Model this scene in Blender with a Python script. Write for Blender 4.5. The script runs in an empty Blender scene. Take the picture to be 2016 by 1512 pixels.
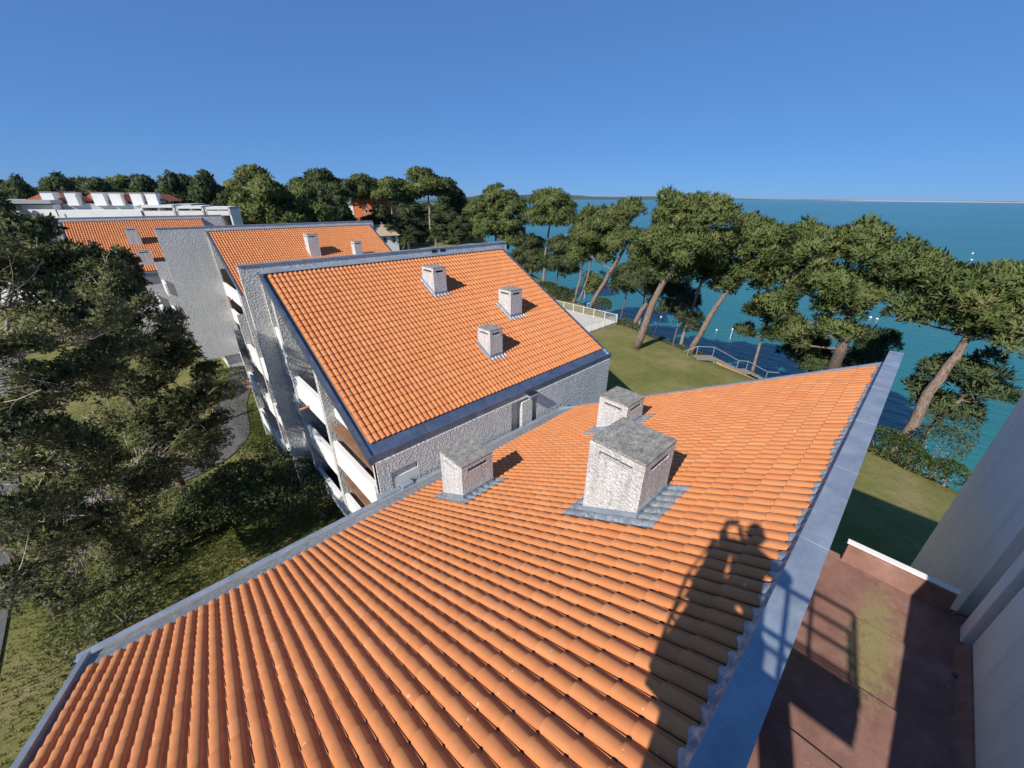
import bpy, math, random
import numpy as np
from mathutils import Matrix, Vector
random.seed(7); rng = np.random.default_rng(11)
sc = bpy.context.scene; col = sc.collection
R = math.radians

# ------------------------------------------------------------------ camera
CAMZ = 16.0
FPX, CXP, CYP = 761.35, 1008.0, 756.0          # focal length in photo pixels (2016 wide)
Wm = np.array([[0.72474143, -0.68897938, 0.00756808],
               [-0.29530892, -0.32052355, -0.90003183],
               [0.62252912, 0.65005543, -0.43575846]]).T   # camera axes (right, down, forward) -> world
cam = bpy.data.cameras.new('camera'); cam.sensor_width = 36.0; cam.lens = 36.0 * FPX / 2016.0
cam.clip_start = 0.05; cam.clip_end = 60000
camo = bpy.data.objects.new('camera', cam); col.objects.link(camo)
rgt, dwn, fwd = Wm[:, 0], Wm[:, 1], Wm[:, 2]
M = Matrix(((rgt[0], -dwn[0], -fwd[0], 0), (rgt[1], -dwn[1], -fwd[1], 0), (rgt[2], -dwn[2], -fwd[2], CAMZ), (0, 0, 0, 1)))
camo.matrix_world = M; sc.camera = camo
def at(px, py, x=None, y=None, z=None):
    """world point on the sight line through a photo pixel, at a known x, y or z"""
    r = Wm @ np.array([px - CXP, py - CYP, FPX])
    s = x / r[0] if x is not None else y / r[1] if y is not None else (z - CAMZ) / r[2]
    return r * s + np.array([0, 0, CAMZ])
def depth(p): return float(Wm[:, 2] @ (np.array(p) - np.array([0, 0, CAMZ])))
def proj(p):
    c = Wm.T @ (np.array(p, float) - np.array([0, 0, CAMZ]))
    return (CXP + FPX * c[0] / c[2], CYP + FPX * c[1] / c[2], c[2])

# ------------------------------------------------------------------ world, sun, exposure
SUN_EL, SUN_AZ = 38.0, 9.5          # the light travels towards this azimuth (from +X towards +Y)
world = bpy.data.worlds.new('World'); sc.world = world; world.use_nodes = True
nt = world.node_tree; bg = nt.nodes['Background']
sky = nt.nodes.new('ShaderNodeTexSky'); sky.sky_type = 'NISHITA'; sky.sun_disc = False
sky.sun_elevation = R(SUN_EL); sky.sun_rotation = R(-90 - SUN_AZ)
sky.altitude = 0; sky.air_density = 0.7; sky.dust_density = 0.0; sky.ozone_density = 6.0
gm = nt.nodes.new('ShaderNodeGamma'); gm.inputs[1].default_value = 0.40          # camera-like compression of the whole sky
tn = nt.nodes.new('ShaderNodeVectorMath'); tn.operation = 'MULTIPLY'; tn.inputs[1].default_value = (0.64, 1.27, 2.32)
nt.links.new(sky.outputs[0], gm.inputs[0]); nt.links.new(gm.outputs[0], tn.inputs[0])
nt.links.new(tn.outputs[0], bg.inputs[0]); bg.inputs[1].default_value = 0.105
sun = bpy.data.lights.new('sun', 'SUN'); sun.energy = 4.5; sun.angle = R(0.53); sun.color = (1.0, 0.955, 0.88)
suno = bpy.data.objects.new('sun', sun); col.objects.link(suno)
ce = math.cos(R(SUN_EL))
sund = Vector((ce * math.cos(R(SUN_AZ)), ce * math.sin(R(SUN_AZ)), -math.sin(R(SUN_EL))))
suno.rotation_euler = sund.to_track_quat('-Z', 'Y').to_euler(); suno.location = (-30, -10, 60)
vs = sc.view_settings; vs.view_transform = 'Standard'; vs.look = 'None'; vs.exposure = 0.38; vs.gamma = 1.0; vs.use_curve_mapping = False
sc.render.resolution_x = 1024; sc.render.resolution_y = 768

# ------------------------------------------------------------------ materials
def lin(c): return tuple(((v / 255) / 12.92 if v / 255 <= .04045 else ((v / 255 + .055) / 1.055) ** 2.4) for v in c)
class NT:
    def __init__(s, name):
        s.m = bpy.data.materials.new(name); s.m.use_nodes = True; s.t = s.m.node_tree
        s.b = s.t.nodes['Principled BSDF']; s.out = s.t.nodes['Material Output']
    def n(s, ty, **k):
        nd = s.t.nodes.new(ty)
        for a, v in k.items():
            if a.startswith('i_'):
                key = a[2:]; key = int(key) if key.isdigit() else key.replace('_', ' ')
                nd.inputs[key].default_value = v
            else: setattr(nd, a, v)
        return nd
    def l(s, a, b): s.t.links.new(a, b)
    def coords(s, kind='Object'): return s.n('ShaderNodeTexCoord').outputs[kind]
    def noise(s, scale, detail=4, rough=.55, vec=None, out='Fac', dist=0):
        nd = s.n('ShaderNodeTexNoise'); nd.inputs['Scale'].default_value = scale
        nd.inputs['Detail'].default_value = detail; nd.inputs['Roughness'].default_value = rough
        nd.inputs['Distortion'].default_value = dist
        if vec is not None: s.l(vec, nd.inputs['Vector'])
        return nd.outputs[out]
    def ramp(s, fac, stops):
        r = s.n('ShaderNodeValToRGB'); e = r.color_ramp.elements
        while len(e) < len(stops): e.new(.5)
        for el, (p, c) in zip(e, stops):
            el.position = p; el.color = tuple(c) + (1,) if len(c) == 3 else c
        s.l(fac, r.inputs[0]); return r.outputs[0]
    def mix(s, f, a, b, mode='MIX'):
        m = s.n('ShaderNodeMix', data_type='RGBA', blend_type=mode)
        for i, v in ((0, f), (6, a), (7, b)):
            if hasattr(v, 'is_linked') or hasattr(v, 'links'): s.l(v, m.inputs[i])
            else: m.inputs[i].default_value = v if i == 0 else tuple(v) + (1,)
        return m.outputs[2]
    def mat(s, v, op, a, b=None):
        m = s.n('ShaderNodeMath', operation=op)
        for i, q in enumerate((a, b)):
            if q is None: continue
            if hasattr(q, 'links'): s.l(q, m.inputs[i])
            else: m.inputs[i].default_value = q
        return m.outputs[0]
    def bump(s, h, strength=.5, dist=.02):
        b = s.n('ShaderNodeBump'); b.inputs['Strength'].default_value = strength; b.inputs['Distance'].default_value = dist
        s.l(h, b.inputs['Height']); s.l(b.outputs[0], s.b.inputs['Normal']); return b
    def base(s, v):
        if hasattr(v, 'links'): s.l(v, s.b.inputs['Base Color'])
        else: s.b.inputs['Base Color'].default_value = tuple(v) + (1,)
    def rough(s, v):
        if hasattr(v, 'links'): s.l(v, s.b.inputs['Roughness'])
        else: s.b.inputs['Roughness'].default_value = v
MT = {}
def mk_flat(name, c, rough=.7, metal=0, var=.12, scale=3, bump=.0, bscale=40):
    a = NT(name); v = a.coords()
    n = a.noise(scale, 5, .6, v)
    c = np.array(c)
    a.base(a.ramp(n, [(.25, tuple(c * (1 - var))), (.75, tuple(np.minimum(c * (1 + var), 1)))]))
    a.rough(rough); a.b.inputs['Metallic'].default_value = metal
    if bump: a.bump(a.noise(bscale, 4, .6, v), bump, .01)
    MT[name] = a.m; return a
# terracotta tiles: colour of each tile from its own 'tint', light mottling and lichen specks
a = NT('tile'); v = a.coords()
at_ = a.n('ShaderNodeAttribute', attribute_name='tint').outputs['Fac']
c = a.ramp(at_, [(0, (.50, .165, .052)), (.35, (.56, .198, .063)), (.7, (.60, .222, .074)), (1, (.66, .27, .10))])
geo = a.n('ShaderNodeNewGeometry').outputs['Position']
mott = a.noise(5.0, 6, .65, geo)
c = a.mix(.35, c, a.ramp(mott, [(.3, (.42, .125, .038)), (.7, (.64, .255, .095))]))
big = a.noise(.6, 3, .6, geo)
c = a.mix(a.ramp(big, [(.45, (0, 0, 0)), (.75, (.45, .45, .45))]), c, (.52, .205, .078))
lich = a.ramp(a.noise(21, 5, .75, geo), [(.64, (0, 0, 0)), (.76, (.35, .35, .35))])
c = a.mix(lich, c, (.30, .125, .06))
sl_ = a.n('ShaderNodeMapping'); sl_.inputs['Scale'].default_value = (3.2, .45, .45); a.l(geo, sl_.inputs['Vector'])
c = a.mix(a.ramp(a.noise(1.0, 5, .7, sl_.outputs[0]), [(.58, (0, 0, 0)), (.85, (.3, .3, .3))]), c, (.38, .14, .06))
drop = a.ramp(a.noise(9, 2, .5, geo), [(.735, (0, 0, 0)), (.76, (.8, .8, .8))])
c = a.mix(drop, c, (.62, .45, .33))
a.base(c); a.rough(.78); a.bump(a.noise(60, 4, .6, geo), .25, .004); MT['tile'] = a.m
# rough white render
def stucco(name, c, sc1=9, strength=1.0, dirt=.25):
    a = NT(name); v = a.n('ShaderNodeNewGeometry').outputs['Position']
    n1 = a.noise(sc1, 3, .55, v, dist=.6); n2 = a.noise(sc1 * 4, 3, .6, v)
    vo = a.n('ShaderNodeTexVoronoi', feature='SMOOTH_F1'); vo.inputs['Scale'].default_value = sc1 * 1.1; a.l(v, vo.inputs['Vector'])
    h = a.mat(0, 'ADD', a.mat(0, 'MULTIPLY', n1, 1.1), a.mat(0, 'MULTIPLY', vo.outputs['Distance'], .8))
    h = a.mat(0, 'ADD', h, a.mat(0, 'MULTIPLY', n2, .25))
    a.bump(h, strength, .11)
    c = np.array(c)
    mp = a.n('ShaderNodeMapping'); mp.inputs['Scale'].default_value = (1.2, 1.2, .25); a.l(v, mp.inputs['Vector'])
    d = a.ramp(a.noise(1.3, 5, .65, mp.outputs[0]), [(.42, tuple(c)), (.8, tuple(c * (1 - dirt)))])
    a.base(d); a.rough(.92); MT[name] = a.m
stucco('stucco', (.74, .73, .70), 13, 1.0, .18)
stucco('stucco_fine', (.66, .655, .63), 16, .5)
# weathered chimney render: streaks and algae under the cap
a = NT('chimney_render'); v = a.n('ShaderNodeNewGeometry').outputs['Position']
n1 = a.noise(18, 4, .6, v, dist=.4)
mp = a.n('ShaderNodeMapping'); mp.inputs['Scale'].default_value = (6, 6, .9); a.l(v, mp.inputs['Vector'])
st = a.noise(1.0, 6, .7, mp.outputs[0])
c = a.ramp(st, [(.36, (.72, .71, .69)), (.54, (.60, .59, .57)), (.68, (.47, .455, .43)), (.85, (.34, .325, .30))])
c = a.mix(a.ramp(a.noise(14, 4, .7, v), [(.54, (0, 0, 0)), (.66, (.7, .7, .7))]), c, (.36, .34, .31))
a.base(c); a.rough(.93); a.bump(n1, 1.0, .07); MT['chimney_render'] = a.m
# smooth white paint (balcony parapets)
mk_flat('white_paint', (.74, .735, .71), .75, var=.06, scale=.9, bump=.15, bscale=25)
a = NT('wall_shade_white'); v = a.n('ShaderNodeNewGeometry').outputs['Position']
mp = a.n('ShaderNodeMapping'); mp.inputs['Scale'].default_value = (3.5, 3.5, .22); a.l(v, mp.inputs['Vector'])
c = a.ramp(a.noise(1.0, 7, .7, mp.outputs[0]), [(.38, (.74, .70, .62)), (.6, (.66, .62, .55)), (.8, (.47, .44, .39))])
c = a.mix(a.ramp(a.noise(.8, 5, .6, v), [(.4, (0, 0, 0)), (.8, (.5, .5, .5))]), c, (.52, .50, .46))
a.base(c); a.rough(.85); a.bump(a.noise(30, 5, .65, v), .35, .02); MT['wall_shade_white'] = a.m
# concrete chimney caps with lichen
a = NT('concrete_cap'); v = a.n('ShaderNodeNewGeometry').outputs['Position']
c = a.ramp(a.noise(7, 8, .75, v), [(.3, (.11, .10, .085)), (.48, (.25, .235, .205)), (.62, (.36, .34, .30)), (.75, (.52, .50, .46))])
c = a.mix(a.ramp(a.noise(26, 5, .7, v), [(.53, (0, 0, 0)), (.62, (.85, .85, .85))]), c, (.075, .068, .052))
a.base(c); a.rough(.95); a.bump(a.noise(50, 5, .7, v), .7, .012); MT['concrete_cap'] = a.m
# zinc and lead
a = NT('zinc'); v = a.n('ShaderNodeNewGeometry').outputs['Position']
n = a.noise(2.2, 6, .65, v)
zc_ = a.ramp(n, [(.3, (.22, .26, .31)), (.7, (.36, .41, .47))])
zc_ = a.mix(a.ramp(a.noise(34, 2, .5, v), [(.73, (0, 0, 0)), (.76, (.75, .75, .75))]), zc_, (.62, .62, .60))
zc_ = a.mix(a.ramp(a.noise(1.1, 7, .75, v, dist=1.2), [(.52, (0, 0, 0)), (.75, (.5, .5, .5))]), zc_, (.48, .50, .52))
a.base(zc_); a.b.inputs['Metallic'].default_value = .35
a.rough(a.ramp(a.noise(6, 4, .6, v), [(.3, (.34,) * 3), (.7, (.55,) * 3)])); a.bump(a.noise(3, 3, .5, v), .12, .02); MT['zinc'] = a.m
a = NT('zinc_shaded'); v = a.n('ShaderNodeNewGeometry').outputs['Position']  # zinc with trough shade and sky reflection put into a darker, bluer colour
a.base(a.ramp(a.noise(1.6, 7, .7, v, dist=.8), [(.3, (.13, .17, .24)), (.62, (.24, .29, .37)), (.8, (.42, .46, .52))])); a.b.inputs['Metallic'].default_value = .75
a.rough(a.ramp(a.noise(5, 4, .6, v), [(.3, (.28,) * 3), (.7, (.48,) * 3)])); a.bump(a.noise(3, 3, .5, v), .15, .02); MT['zinc_shaded'] = a.m
a = NT('lead'); v = a.n('ShaderNodeNewGeometry').outputs['Position']
a.base(a.ramp(a.noise(9, 6, .7, v, dist=1), [(.3, (.15, .175, .20)), (.5, (.31, .34, .37)), (.7, (.58, .60, .62))])); a.b.inputs['Metallic'].default_value = .45
a.rough(.5); a.bump(a.noise(22, 5, .7, v), .5, .015); MT['lead'] = a.m
mk_flat('dark_opening', (.018, .018, .02), .6)
mk_flat('glass_dark', (.02, .025, .03), .08)
mk_flat('balcony_floor', (.22, .115, .065), .8, var=.3, scale=2, bump=.2)
mk_flat('clay_pipe', (.50, .17, .08), .8)
mk_flat('fence_paint', (.78, .76, .70), .5)
mk_flat('galvanised', (.55, .57, .60), .4, metal=.6)
mk_flat('timber_grey', (.24, .20, .16), .85, var=.3, scale=6)
mk_flat('timber_warm', (.42, .28, .14), .8, var=.2, scale=6)
mk_flat('asphalt', (.105, .10, .098), .92, var=.22, scale=2.5, bump=.3, bscale=60)
mk_flat('paving_pink', (.27, .17, .14), .9, var=.15, scale=2)
mk_flat('terrace_concrete', (.52, .48, .43), .9, var=.12, scale=.8, bump=.15)
mk_flat('bark_pale', (.30, .25, .21), .95, var=.35, scale=5, bump=.7, bscale=14)
mk_flat('twig_pale', (.38, .32, .25), .9, var=.4, scale=2)
mk_flat('beige_roof', (.42, .31, .21), .85, var=.2, scale=1.5, bump=.3, bscale=12)
mk_flat('orange_wall', (.52, .15, .055), .85, var=.1, scale=.6)
mk_flat('red_tile_far', (.36, .10, .05), .85, var=.2, scale=1)
mk_flat('lift_orange', (.55, .16, .03), .5)
mk_flat('steel_dark', (.09, .09, .095), .5, metal=.5)
mk_flat('cloth_navy', (.03, .04, .08), .9)
mk_flat('cloth_blue', (.16, .30, .50), .9)
mk_flat('skin', (.50, .30, .21), .6, var=.05)
mk_flat('hair_dark', (.035, .025, .02), .7)
mk_flat('brown_shutter', (.10, .065, .045), .8)
mk_flat('grey_wall', (.33, .35, .37), .85, var=.06)
# red mineral felt with moss and standing-water stains
a = NT('red_felt'); v = a.n('ShaderNodeNewGeometry').outputs['Position']
c = a.ramp(a.noise(2.4, 7, .7, v), [(.3, (.145, .070, .052)), (.55, (.235, .120, .090)), (.75, (.32, .185, .145))])
mo = a.n('ShaderNodeMapping'); mo.inputs['Scale'].default_value = (.62, 2.6, 0); mo.inputs['Location'].default_value = (-3.2, 2.5, 0); a.l(v, mo.inputs['Vector'])
gr = a.n('ShaderNodeTexGradient', gradient_type='SPHERICAL'); a.l(mo.outputs[0], gr.inputs[0])
mm = a.mat(0, 'MULTIPLY', gr.outputs['Fac'], a.mat(0, 'POWER', a.mat(0, 'MULTIPLY', a.noise(11, 8, .78, v), 1.75), 3.0))
c = a.mix(a.ramp(mm, [(.22, (0, 0, 0)), (.5, (.8, .8, .8))]), c, (.22, .20, .07))
c = a.mix(a.ramp(a.noise(48, 1, .5, v), [(.785, (0, 0, 0)), (.80, (.8, .8, .8))]), c, (.6, .58, .55))
a.base(c); a.rough(.85); a.bump(a.noise(120, 3, .6, v), .3, .004); MT['red_felt'] = a.m
# pine bark
a = NT('pine_bark'); v = a.coords()
mp = a.n('ShaderNodeMapping'); mp.inputs['Scale'].default_value = (6, 6, 1.6); a.l(v, mp.inputs['Vector'])
n = a.noise(1.6, 6, .7, mp.outputs[0], dist=.8)
a.base(a.ramp(n, [(.32, (.075, .05, .038)), (.5, (.20, .145, .11)), (.7, (.36, .28, .22))])); a.rough(.95); a.bump(n, .9, .06); MT['pine_bark'] = a.m
# foliage: colour by 'tint' (each tuft has its own), part of the light passes through
def foliage(name, stops, trans=.3):
    a = NT(name)
    t = a.n('ShaderNodeAttribute', attribute_name='tint').outputs['Fac']
    c = a.ramp(t, stops)
    a.base(c); a.rough(.6); a.b.inputs['Specular IOR Level'].default_value = .25
    tr = a.n('ShaderNodeBsdfTranslucent'); a.l(c, tr.inputs[0])
    mx = a.n('ShaderNodeMixShader'); mx.inputs[0].default_value = trans
    a.l(a.b.outputs[0], mx.inputs[1]); a.l(tr.outputs[0], mx.inputs[2]); a.l(mx.outputs[0], a.out.inputs[0]); MT[name] = a.m
foliage('pine_needles', [(0, (.070, .105, .030)), (.5, (.130, .165, .050)), (.85, (.175, .200, .068)), (1, (.24, .20, .085))], .3)
foliage('dark_needles', [(0, (.038, .060, .024)), (.6, (.080, .108, .042)), (1, (.130, .140, .055))], .25)
foliage('mimosa_leaves', [(0, (.075, .105, .030)), (.6, (.140, .175, .050)), (1, (.19, .205, .07))], .25)
foliage('oak_leaves', [(0, (.060, .076, .027)), (.55, (.125, .140, .052)), (.9, (.19, .185, .080)), (1, (.26, .22, .12))], .25)
foliage('hedge_leaves', [(0, (.025, .045, .012)), (.6, (.065, .095, .024)), (1, (.13, .15, .05))])
foliage('tamarisk_leaves', [(0, (.05, .075, .035)), (1, (.12, .145, .07))])
foliage('palm_fronds', [(0, (.05, .07, .02)), (.7, (.10, .12, .035)), (1, (.20, .17, .07))])
foliage('grass_blades', [(0, (.045, .075, .012)), (.6, (.085, .12, .022)), (1, (.16, .15, .05))])
# lawn: green with worn yellow-brown patches, needle litter near the edge
a = NT('lawn'); v = a.n('ShaderNodeNewGeometry').outputs['Position']
c = a.ramp(a.noise(.21, 7, .66, v), [(.38, (.115, .135, .032)), (.46, (.160, .165, .048)), (.55, (.225, .200, .080)), (.66, (.32, .25, .13))])
c = a.mix(.5, c, a.ramp(a.noise(1.8, 7, .72, v), [(.3, (.105, .120, .028)), (.7, (.250, .225, .085))]))
c = a.mix(a.ramp(a.noise(9, 3, .6, v), [(.62, (0, 0, 0)), (.75, (.5, .5, .5))]), c, (.20, .20, .10))
a.base(c); a.rough(.95); a.b.inputs['Specular IOR Level'].default_value = .1
a.bump(a.noise(14, 6, .75, v), .8, .08); MT['lawn'] = a.m
# undergrowth soil (brown leaf litter and moss)
# sea
a = NT('sea'); v = a.n('ShaderNodeNewGeometry').outputs['Position']
mp = a.n('ShaderNodeMapping'); mp.inputs['Scale'].default_value = (.55, .22, 1); mp.inputs['Rotation'].default_value = (0, 0, R(25)); a.l(v, mp.inputs['Vector'])
n1 = a.noise(1.0, 6, .62, mp.outputs[0], dist=.3)
mp2 = a.n('ShaderNodeMapping'); mp2.inputs['Scale'].default_value = (.006, .0022, 1); mp2.inputs['Rotation'].default_value = (0, 0, R(35)); a.l(v, mp2.inputs['Vector'])
n2 = a.noise(1.0, 5, .6, mp2.outputs[0])
a.base(a.ramp(n2, [(.3, (.016, .120, .130)), (.55, (.024, .150, .158)), (.75, (.036, .185, .185))]))
a.rough(.22); a.b.inputs['IOR'].default_value = 1.33; a.b.inputs['Specular IOR Level'].default_value = .35
a.bump(n1, .8, .8); MT['sea'] = a.m
# far land
a = NT('far_wood'); v = a.n('ShaderNodeNewGeometry').outputs['Position']
a.base(a.ramp(a.noise(.02, 6, .7, v), [(.3, (.022, .036, .016)), (.7, (.06, .08, .035))])); a.rough(.95); MT['far_wood'] = a.m
mk_flat('sand', (.52, .46, .36), .95, var=.1, scale=.01)

# ------------------------------------------------------------------ mesh helpers
def wloc(o):
    v = Vector((0, 0, 0))
    while o is not None: v += o.location; o = o.parent
    return v
def prop(o, label=None, cat=None, group=None, kind=None):
    for k, q in (('label', label), ('category', cat), ('group', group), ('kind', kind)):
        if q: o[k] = q
    return o
def thing(name, label, cat, loc=(0, 0, 0), group=None):
    o = bpy.data.objects.new(name, None); o.empty_display_size = .3; col.objects.link(o); o.location = Vector([float(q) for q in loc])
    return prop(o, label, cat, group)
def mesh_np(name, V, F, tint=None, smooth=False, k=None):
    """V (n,3), F (m,k) index array -> mesh"""
    V = np.asarray(V, np.float32); F = np.asarray(F, np.int32)
    me = bpy.data.meshes.new(name); m, k = F.shape
    me.vertices.add(len(V)); me.vertices.foreach_set('co', V.ravel())
    me.loops.add(m * k); me.loops.foreach_set('vertex_index', F.ravel())
    me.polygons.add(m); me.polygons.foreach_set('loop_start', np.arange(0, m * k, k, dtype=np.int32))
    me.polygons.foreach_set('loop_total', np.full(m, k, np.int32))
    if smooth: me.polygons.foreach_set('use_smooth', np.ones(m, bool))
    me.update(calc_edges=True)
    if tint is not None:
        at2 = me.attributes.new('tint', 'FLOAT', 'POINT'); at2.data.foreach_set('value', np.asarray(tint, np.float32))
    return me
def link(name, me, mat, parent=None, kind=None):
    o = bpy.data.objects.new(name, me); col.objects.link(o)
    if mat is not None and not len(me.materials): me.materials.append(MT[mat])
    if parent is not None: o.parent = parent
    if kind: o['kind'] = kind
    return o
def np_obj(name, V, F, mat, parent=None, tint=None, smooth=False, kind=None):
    if parent is not None: V = np.asarray(V) - np.array(wloc(parent))
    return link(name, mesh_np(name, V, F, tint, smooth), mat, parent, kind)
class MB:
    def __init__(s): s.v = []; s.f = []
    def poly(s, pts):
        i = len(s.v); s.v += [tuple(map(float, p)) for p in pts]; s.f.append(tuple(range(i, i + len(pts)))); return s
    def hexa(s, p):       # 8 points: bottom 4 ccw, top 4 ccw
        i = len(s.v); s.v += [tuple(map(float, q)) for q in p]
        for q in ((3, 2, 1, 0), (4, 5, 6, 7), (0, 1, 5, 4), (1, 2, 6, 5), (2, 3, 7, 6), (3, 0, 4, 7)): s.f.append(tuple(i + k for k in q))
        return s
    def box(s, x0, x1, y0, y1, z0, z1):
        return s.hexa([(x0, y0, z0), (x1, y0, z0), (x1, y1, z0), (x0, y1, z0), (x0, y0, z1), (x1, y0, z1), (x1, y1, z1), (x0, y1, z1)])
    def prism_x(s, yz, x0, x1):   # polygon in y,z (ccw seen from -x ...) swept along x
        n = len(yz); i = len(s.v)
        s.v += [(x0, y, z) for y, z in yz] + [(x1, y, z) for y, z in yz]
        s.f.append(tuple(range(i, i + n))); s.f.append(tuple(range(i + 2 * n - 1, i + n - 1, -1)))
        for k in range(n):
            k2 = (k + 1) % n; s.f.append((i + k, i + n + k, i + n + k2, i + k2))
        return s
    def tube(s, pts, rad, seg=6, cap=True):
        pts = [Vector(p) for p in pts]
        if not hasattr(rad, '__len__'): rad = [rad] * len(pts)
        i0 = len(s.v); prev = None
        for k, p in enumerate(pts):
            t = (pts[min(k + 1, len(pts) - 1)] - pts[max(k - 1, 0)]).normalized()
            if prev is None: u = t.orthogonal().normalized()
            else:
                u = prev - t * prev.dot(t)
                u = u.normalized() if u.length > 1e-6 else t.orthogonal().normalized()
            prev = u; w = t.cross(u)
            for q in range(seg):
                an = 2 * math.pi * q / seg; s.v.append(tuple(p + (u * math.cos(an) + w * math.sin(an)) * rad[k]))
        for k in range(len(pts) - 1):
            for q in range(seg):
                a = i0 + k * seg + q; b = i0 + k * seg + (q + 1) % seg
                s.f.append((a, b, b + seg, a + seg))
        if cap:
            s.f.append(tuple(i0 + q for q in reversed(range(seg)))); e = i0 + (len(pts) - 1) * seg
            s.f.append(tuple(e + q for q in range(seg)))
        return s
    def build(s, name, mat, parent=None, smooth=False, bevel=0, kind=None):
        off = wloc(parent) if parent is not None else Vector((0, 0, 0))
        me = bpy.data.meshes.new(name); me.from_pydata([tuple(Vector(q) - off) for q in s.v], [], s.f)
        if smooth:
            for p in me.polygons: p.use_smooth = True
        me.validate(); me.update()
        import bmesh
        bm = bmesh.new(); bm.from_mesh(me); bmesh.ops.recalc_face_normals(bm, faces=bm.faces); bm.to_mesh(me); bm.free()
        o = link(name, me, mat, parent, kind)
        if bevel:
            b = o.modifiers.new('bevel', 'BEVEL'); b.width = bevel; b.segments = 2; b.limit_method = 'ANGLE'
        return o
# ------------------------------------------------------------------ ground, paths, sea, far land
CY = np.array([-400, -80, -40, -6, 0, 8, 16, 24, 30, 40, 50, 60, 100, 140, 200, 260, 320, 500, 900, 2500.])
CX = np.array([-60, 20, 26, 37, 41, 46, 48.5, 51, 54, 58, 63, 69, 93, 118, 160, 215, 280, 470, 900, 2500.])
def coast(y): return np.interp(y, CY, CX)
def sstep(t): t = np.clip(t, 0, 1); return t * t * (3 - 2 * t)
def ground_z(x, y):
    d = x - coast(y)
    z = -9.0 * sstep((d + 5) / 15.0) - .35 * sstep((d + 16) / 12.0)
    return z + .05 * np.sin(x * .31) * np.cos(y * .27)
gx = np.concatenate([np.arange(-900, -60, 60), np.arange(-60, 20, 4), np.arange(20, 110, 1.5), np.arange(110, 300, 8), np.arange(300, 1000, 50)])
gy = np.concatenate([np.arange(-300, -30, 15), np.arange(-30, 80, 2), np.arange(80, 340, 8), np.arange(340, 1000, 40)])
X, Y = np.meshgrid(gx, gy); Z = ground_z(X, Y)
V = np.stack([X.ravel(), Y.ravel(), Z.ravel()], 1); nx, ny = len(gx), len(gy)
I = np.arange((ny - 1) * nx).reshape(ny - 1, nx)[:, :-1].ravel()
prop(np_obj('ground', V, np.stack([I, I + 1, I + nx + 1, I + nx], 1), 'lawn', smooth=True), kind='structure')
r_ = np.concatenate([[0], np.geomspace(30, 45000, 26)]); an_ = np.linspace(0, 2 * math.pi, 49)[:-1]
V = [(60, 20, -7)]; F = []
for k, r in enumerate(r_[1:]):
    for q in an_: V.append((60 + r * math.cos(q), 20 + r * math.sin(q), -7.0))
F4 = []; n_ = len(an_)
for q in range(n_): F.append((0, 1 + q, 1 + (q + 1) % n_))
sea_me = bpy.data.meshes.new('sea')
for k in range(len(r_) - 2):
    for q in range(n_):
        a0 = 1 + k * n_ + q; b0 = 1 + k * n_ + (q + 1) % n_; F.append((a0, a0 + n_, b0 + n_, b0))
sea_me.from_pydata(V, [], F); sea_me.update(); prop(link('sea', sea_me, 'sea'), kind='structure')

def ribbon(name, pts, width, mat, z=.05, kerb=False):
    """path following points; a pale kerb stone line on both sides"""
    P = []
    for k in range(len(pts) - 1):
        p0 = pts[max(k - 1, 0)]; p1 = pts[k]; p2 = pts[k + 1]; p3 = pts[min(k + 2, len(pts) - 1)]
        for t in np.linspace(0, 1, 7)[:-1]:
            P.append([.5 * ((2 * b) + (-a0 + c0) * t + (2 * a0 - 5 * b + 4 * c0 - d0) * t * t + (-a0 + 3 * b - 3 * c0 + d0) * t ** 3) for a0, b, c0, d0 in zip(p0, p1, p2, p3)])
    P.append(list(pts[-1])); P = np.array(P)
    T = np.gradient(P, axis=0); T /= np.linalg.norm(T, axis=1)[:, None]; N = np.stack([-T[:, 1], T[:, 0]], 1)
    mb = MB()
    for k in range(len(P) - 1):
        q = [P[k] - N[k] * width / 2, P[k] + N[k] * width / 2, P[k + 1] + N[k + 1] * width / 2, P[k + 1] - N[k + 1] * width / 2]
        mb.poly([(a[0], a[1], z + ground_z(a[0], a[1])) for a in q])
    o = prop(mb.build(name, mat), kind='structure')
    if kerb:
        for s in (-1, 1):
            m2 = MB()
            for k in range(len(P) - 1):
                e0 = P[k] + N[k] * s * width / 2; e1 = P[k + 1] + N[k + 1] * s * width / 2
                f0 = P[k] + N[k] * s * (width / 2 + .12); f1 = P[k + 1] + N[k + 1] * s * (width / 2 + .12)
                m2.hexa([(e0[0], e0[1], -.1), (e1[0], e1[1], -.1), (f1[0], f1[1], -.1), (f0[0], f0[1], -.1),
                         (e0[0], e0[1], z + .07), (e1[0], e1[1], z + .07), (f1[0], f1[1], z + .07), (f0[0], f0[1], z + .07)])
            m2.build('kerb', 'terrace_concrete', o)
    return o
ribbon('path', [(8, 60), (5.5, 46), (2.6, 37), (1.2, 30.5), (-2.5, 28.6), (-8.5, 30.5)], 2.3, 'asphalt', .06)
ribbon('road', [(-10.2, 4), (-10.2, 14), (-10.3, 22), (-10.6, 30), (-12.5, 45), (-15, 70)], 4.4, 'asphalt', .065)
mb = MB(); mb.box(4.2, 9, 39.5, 42.5, -.1, .075); prop(mb.build('brick_paving', 'paving_pink'), kind='structure')
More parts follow.
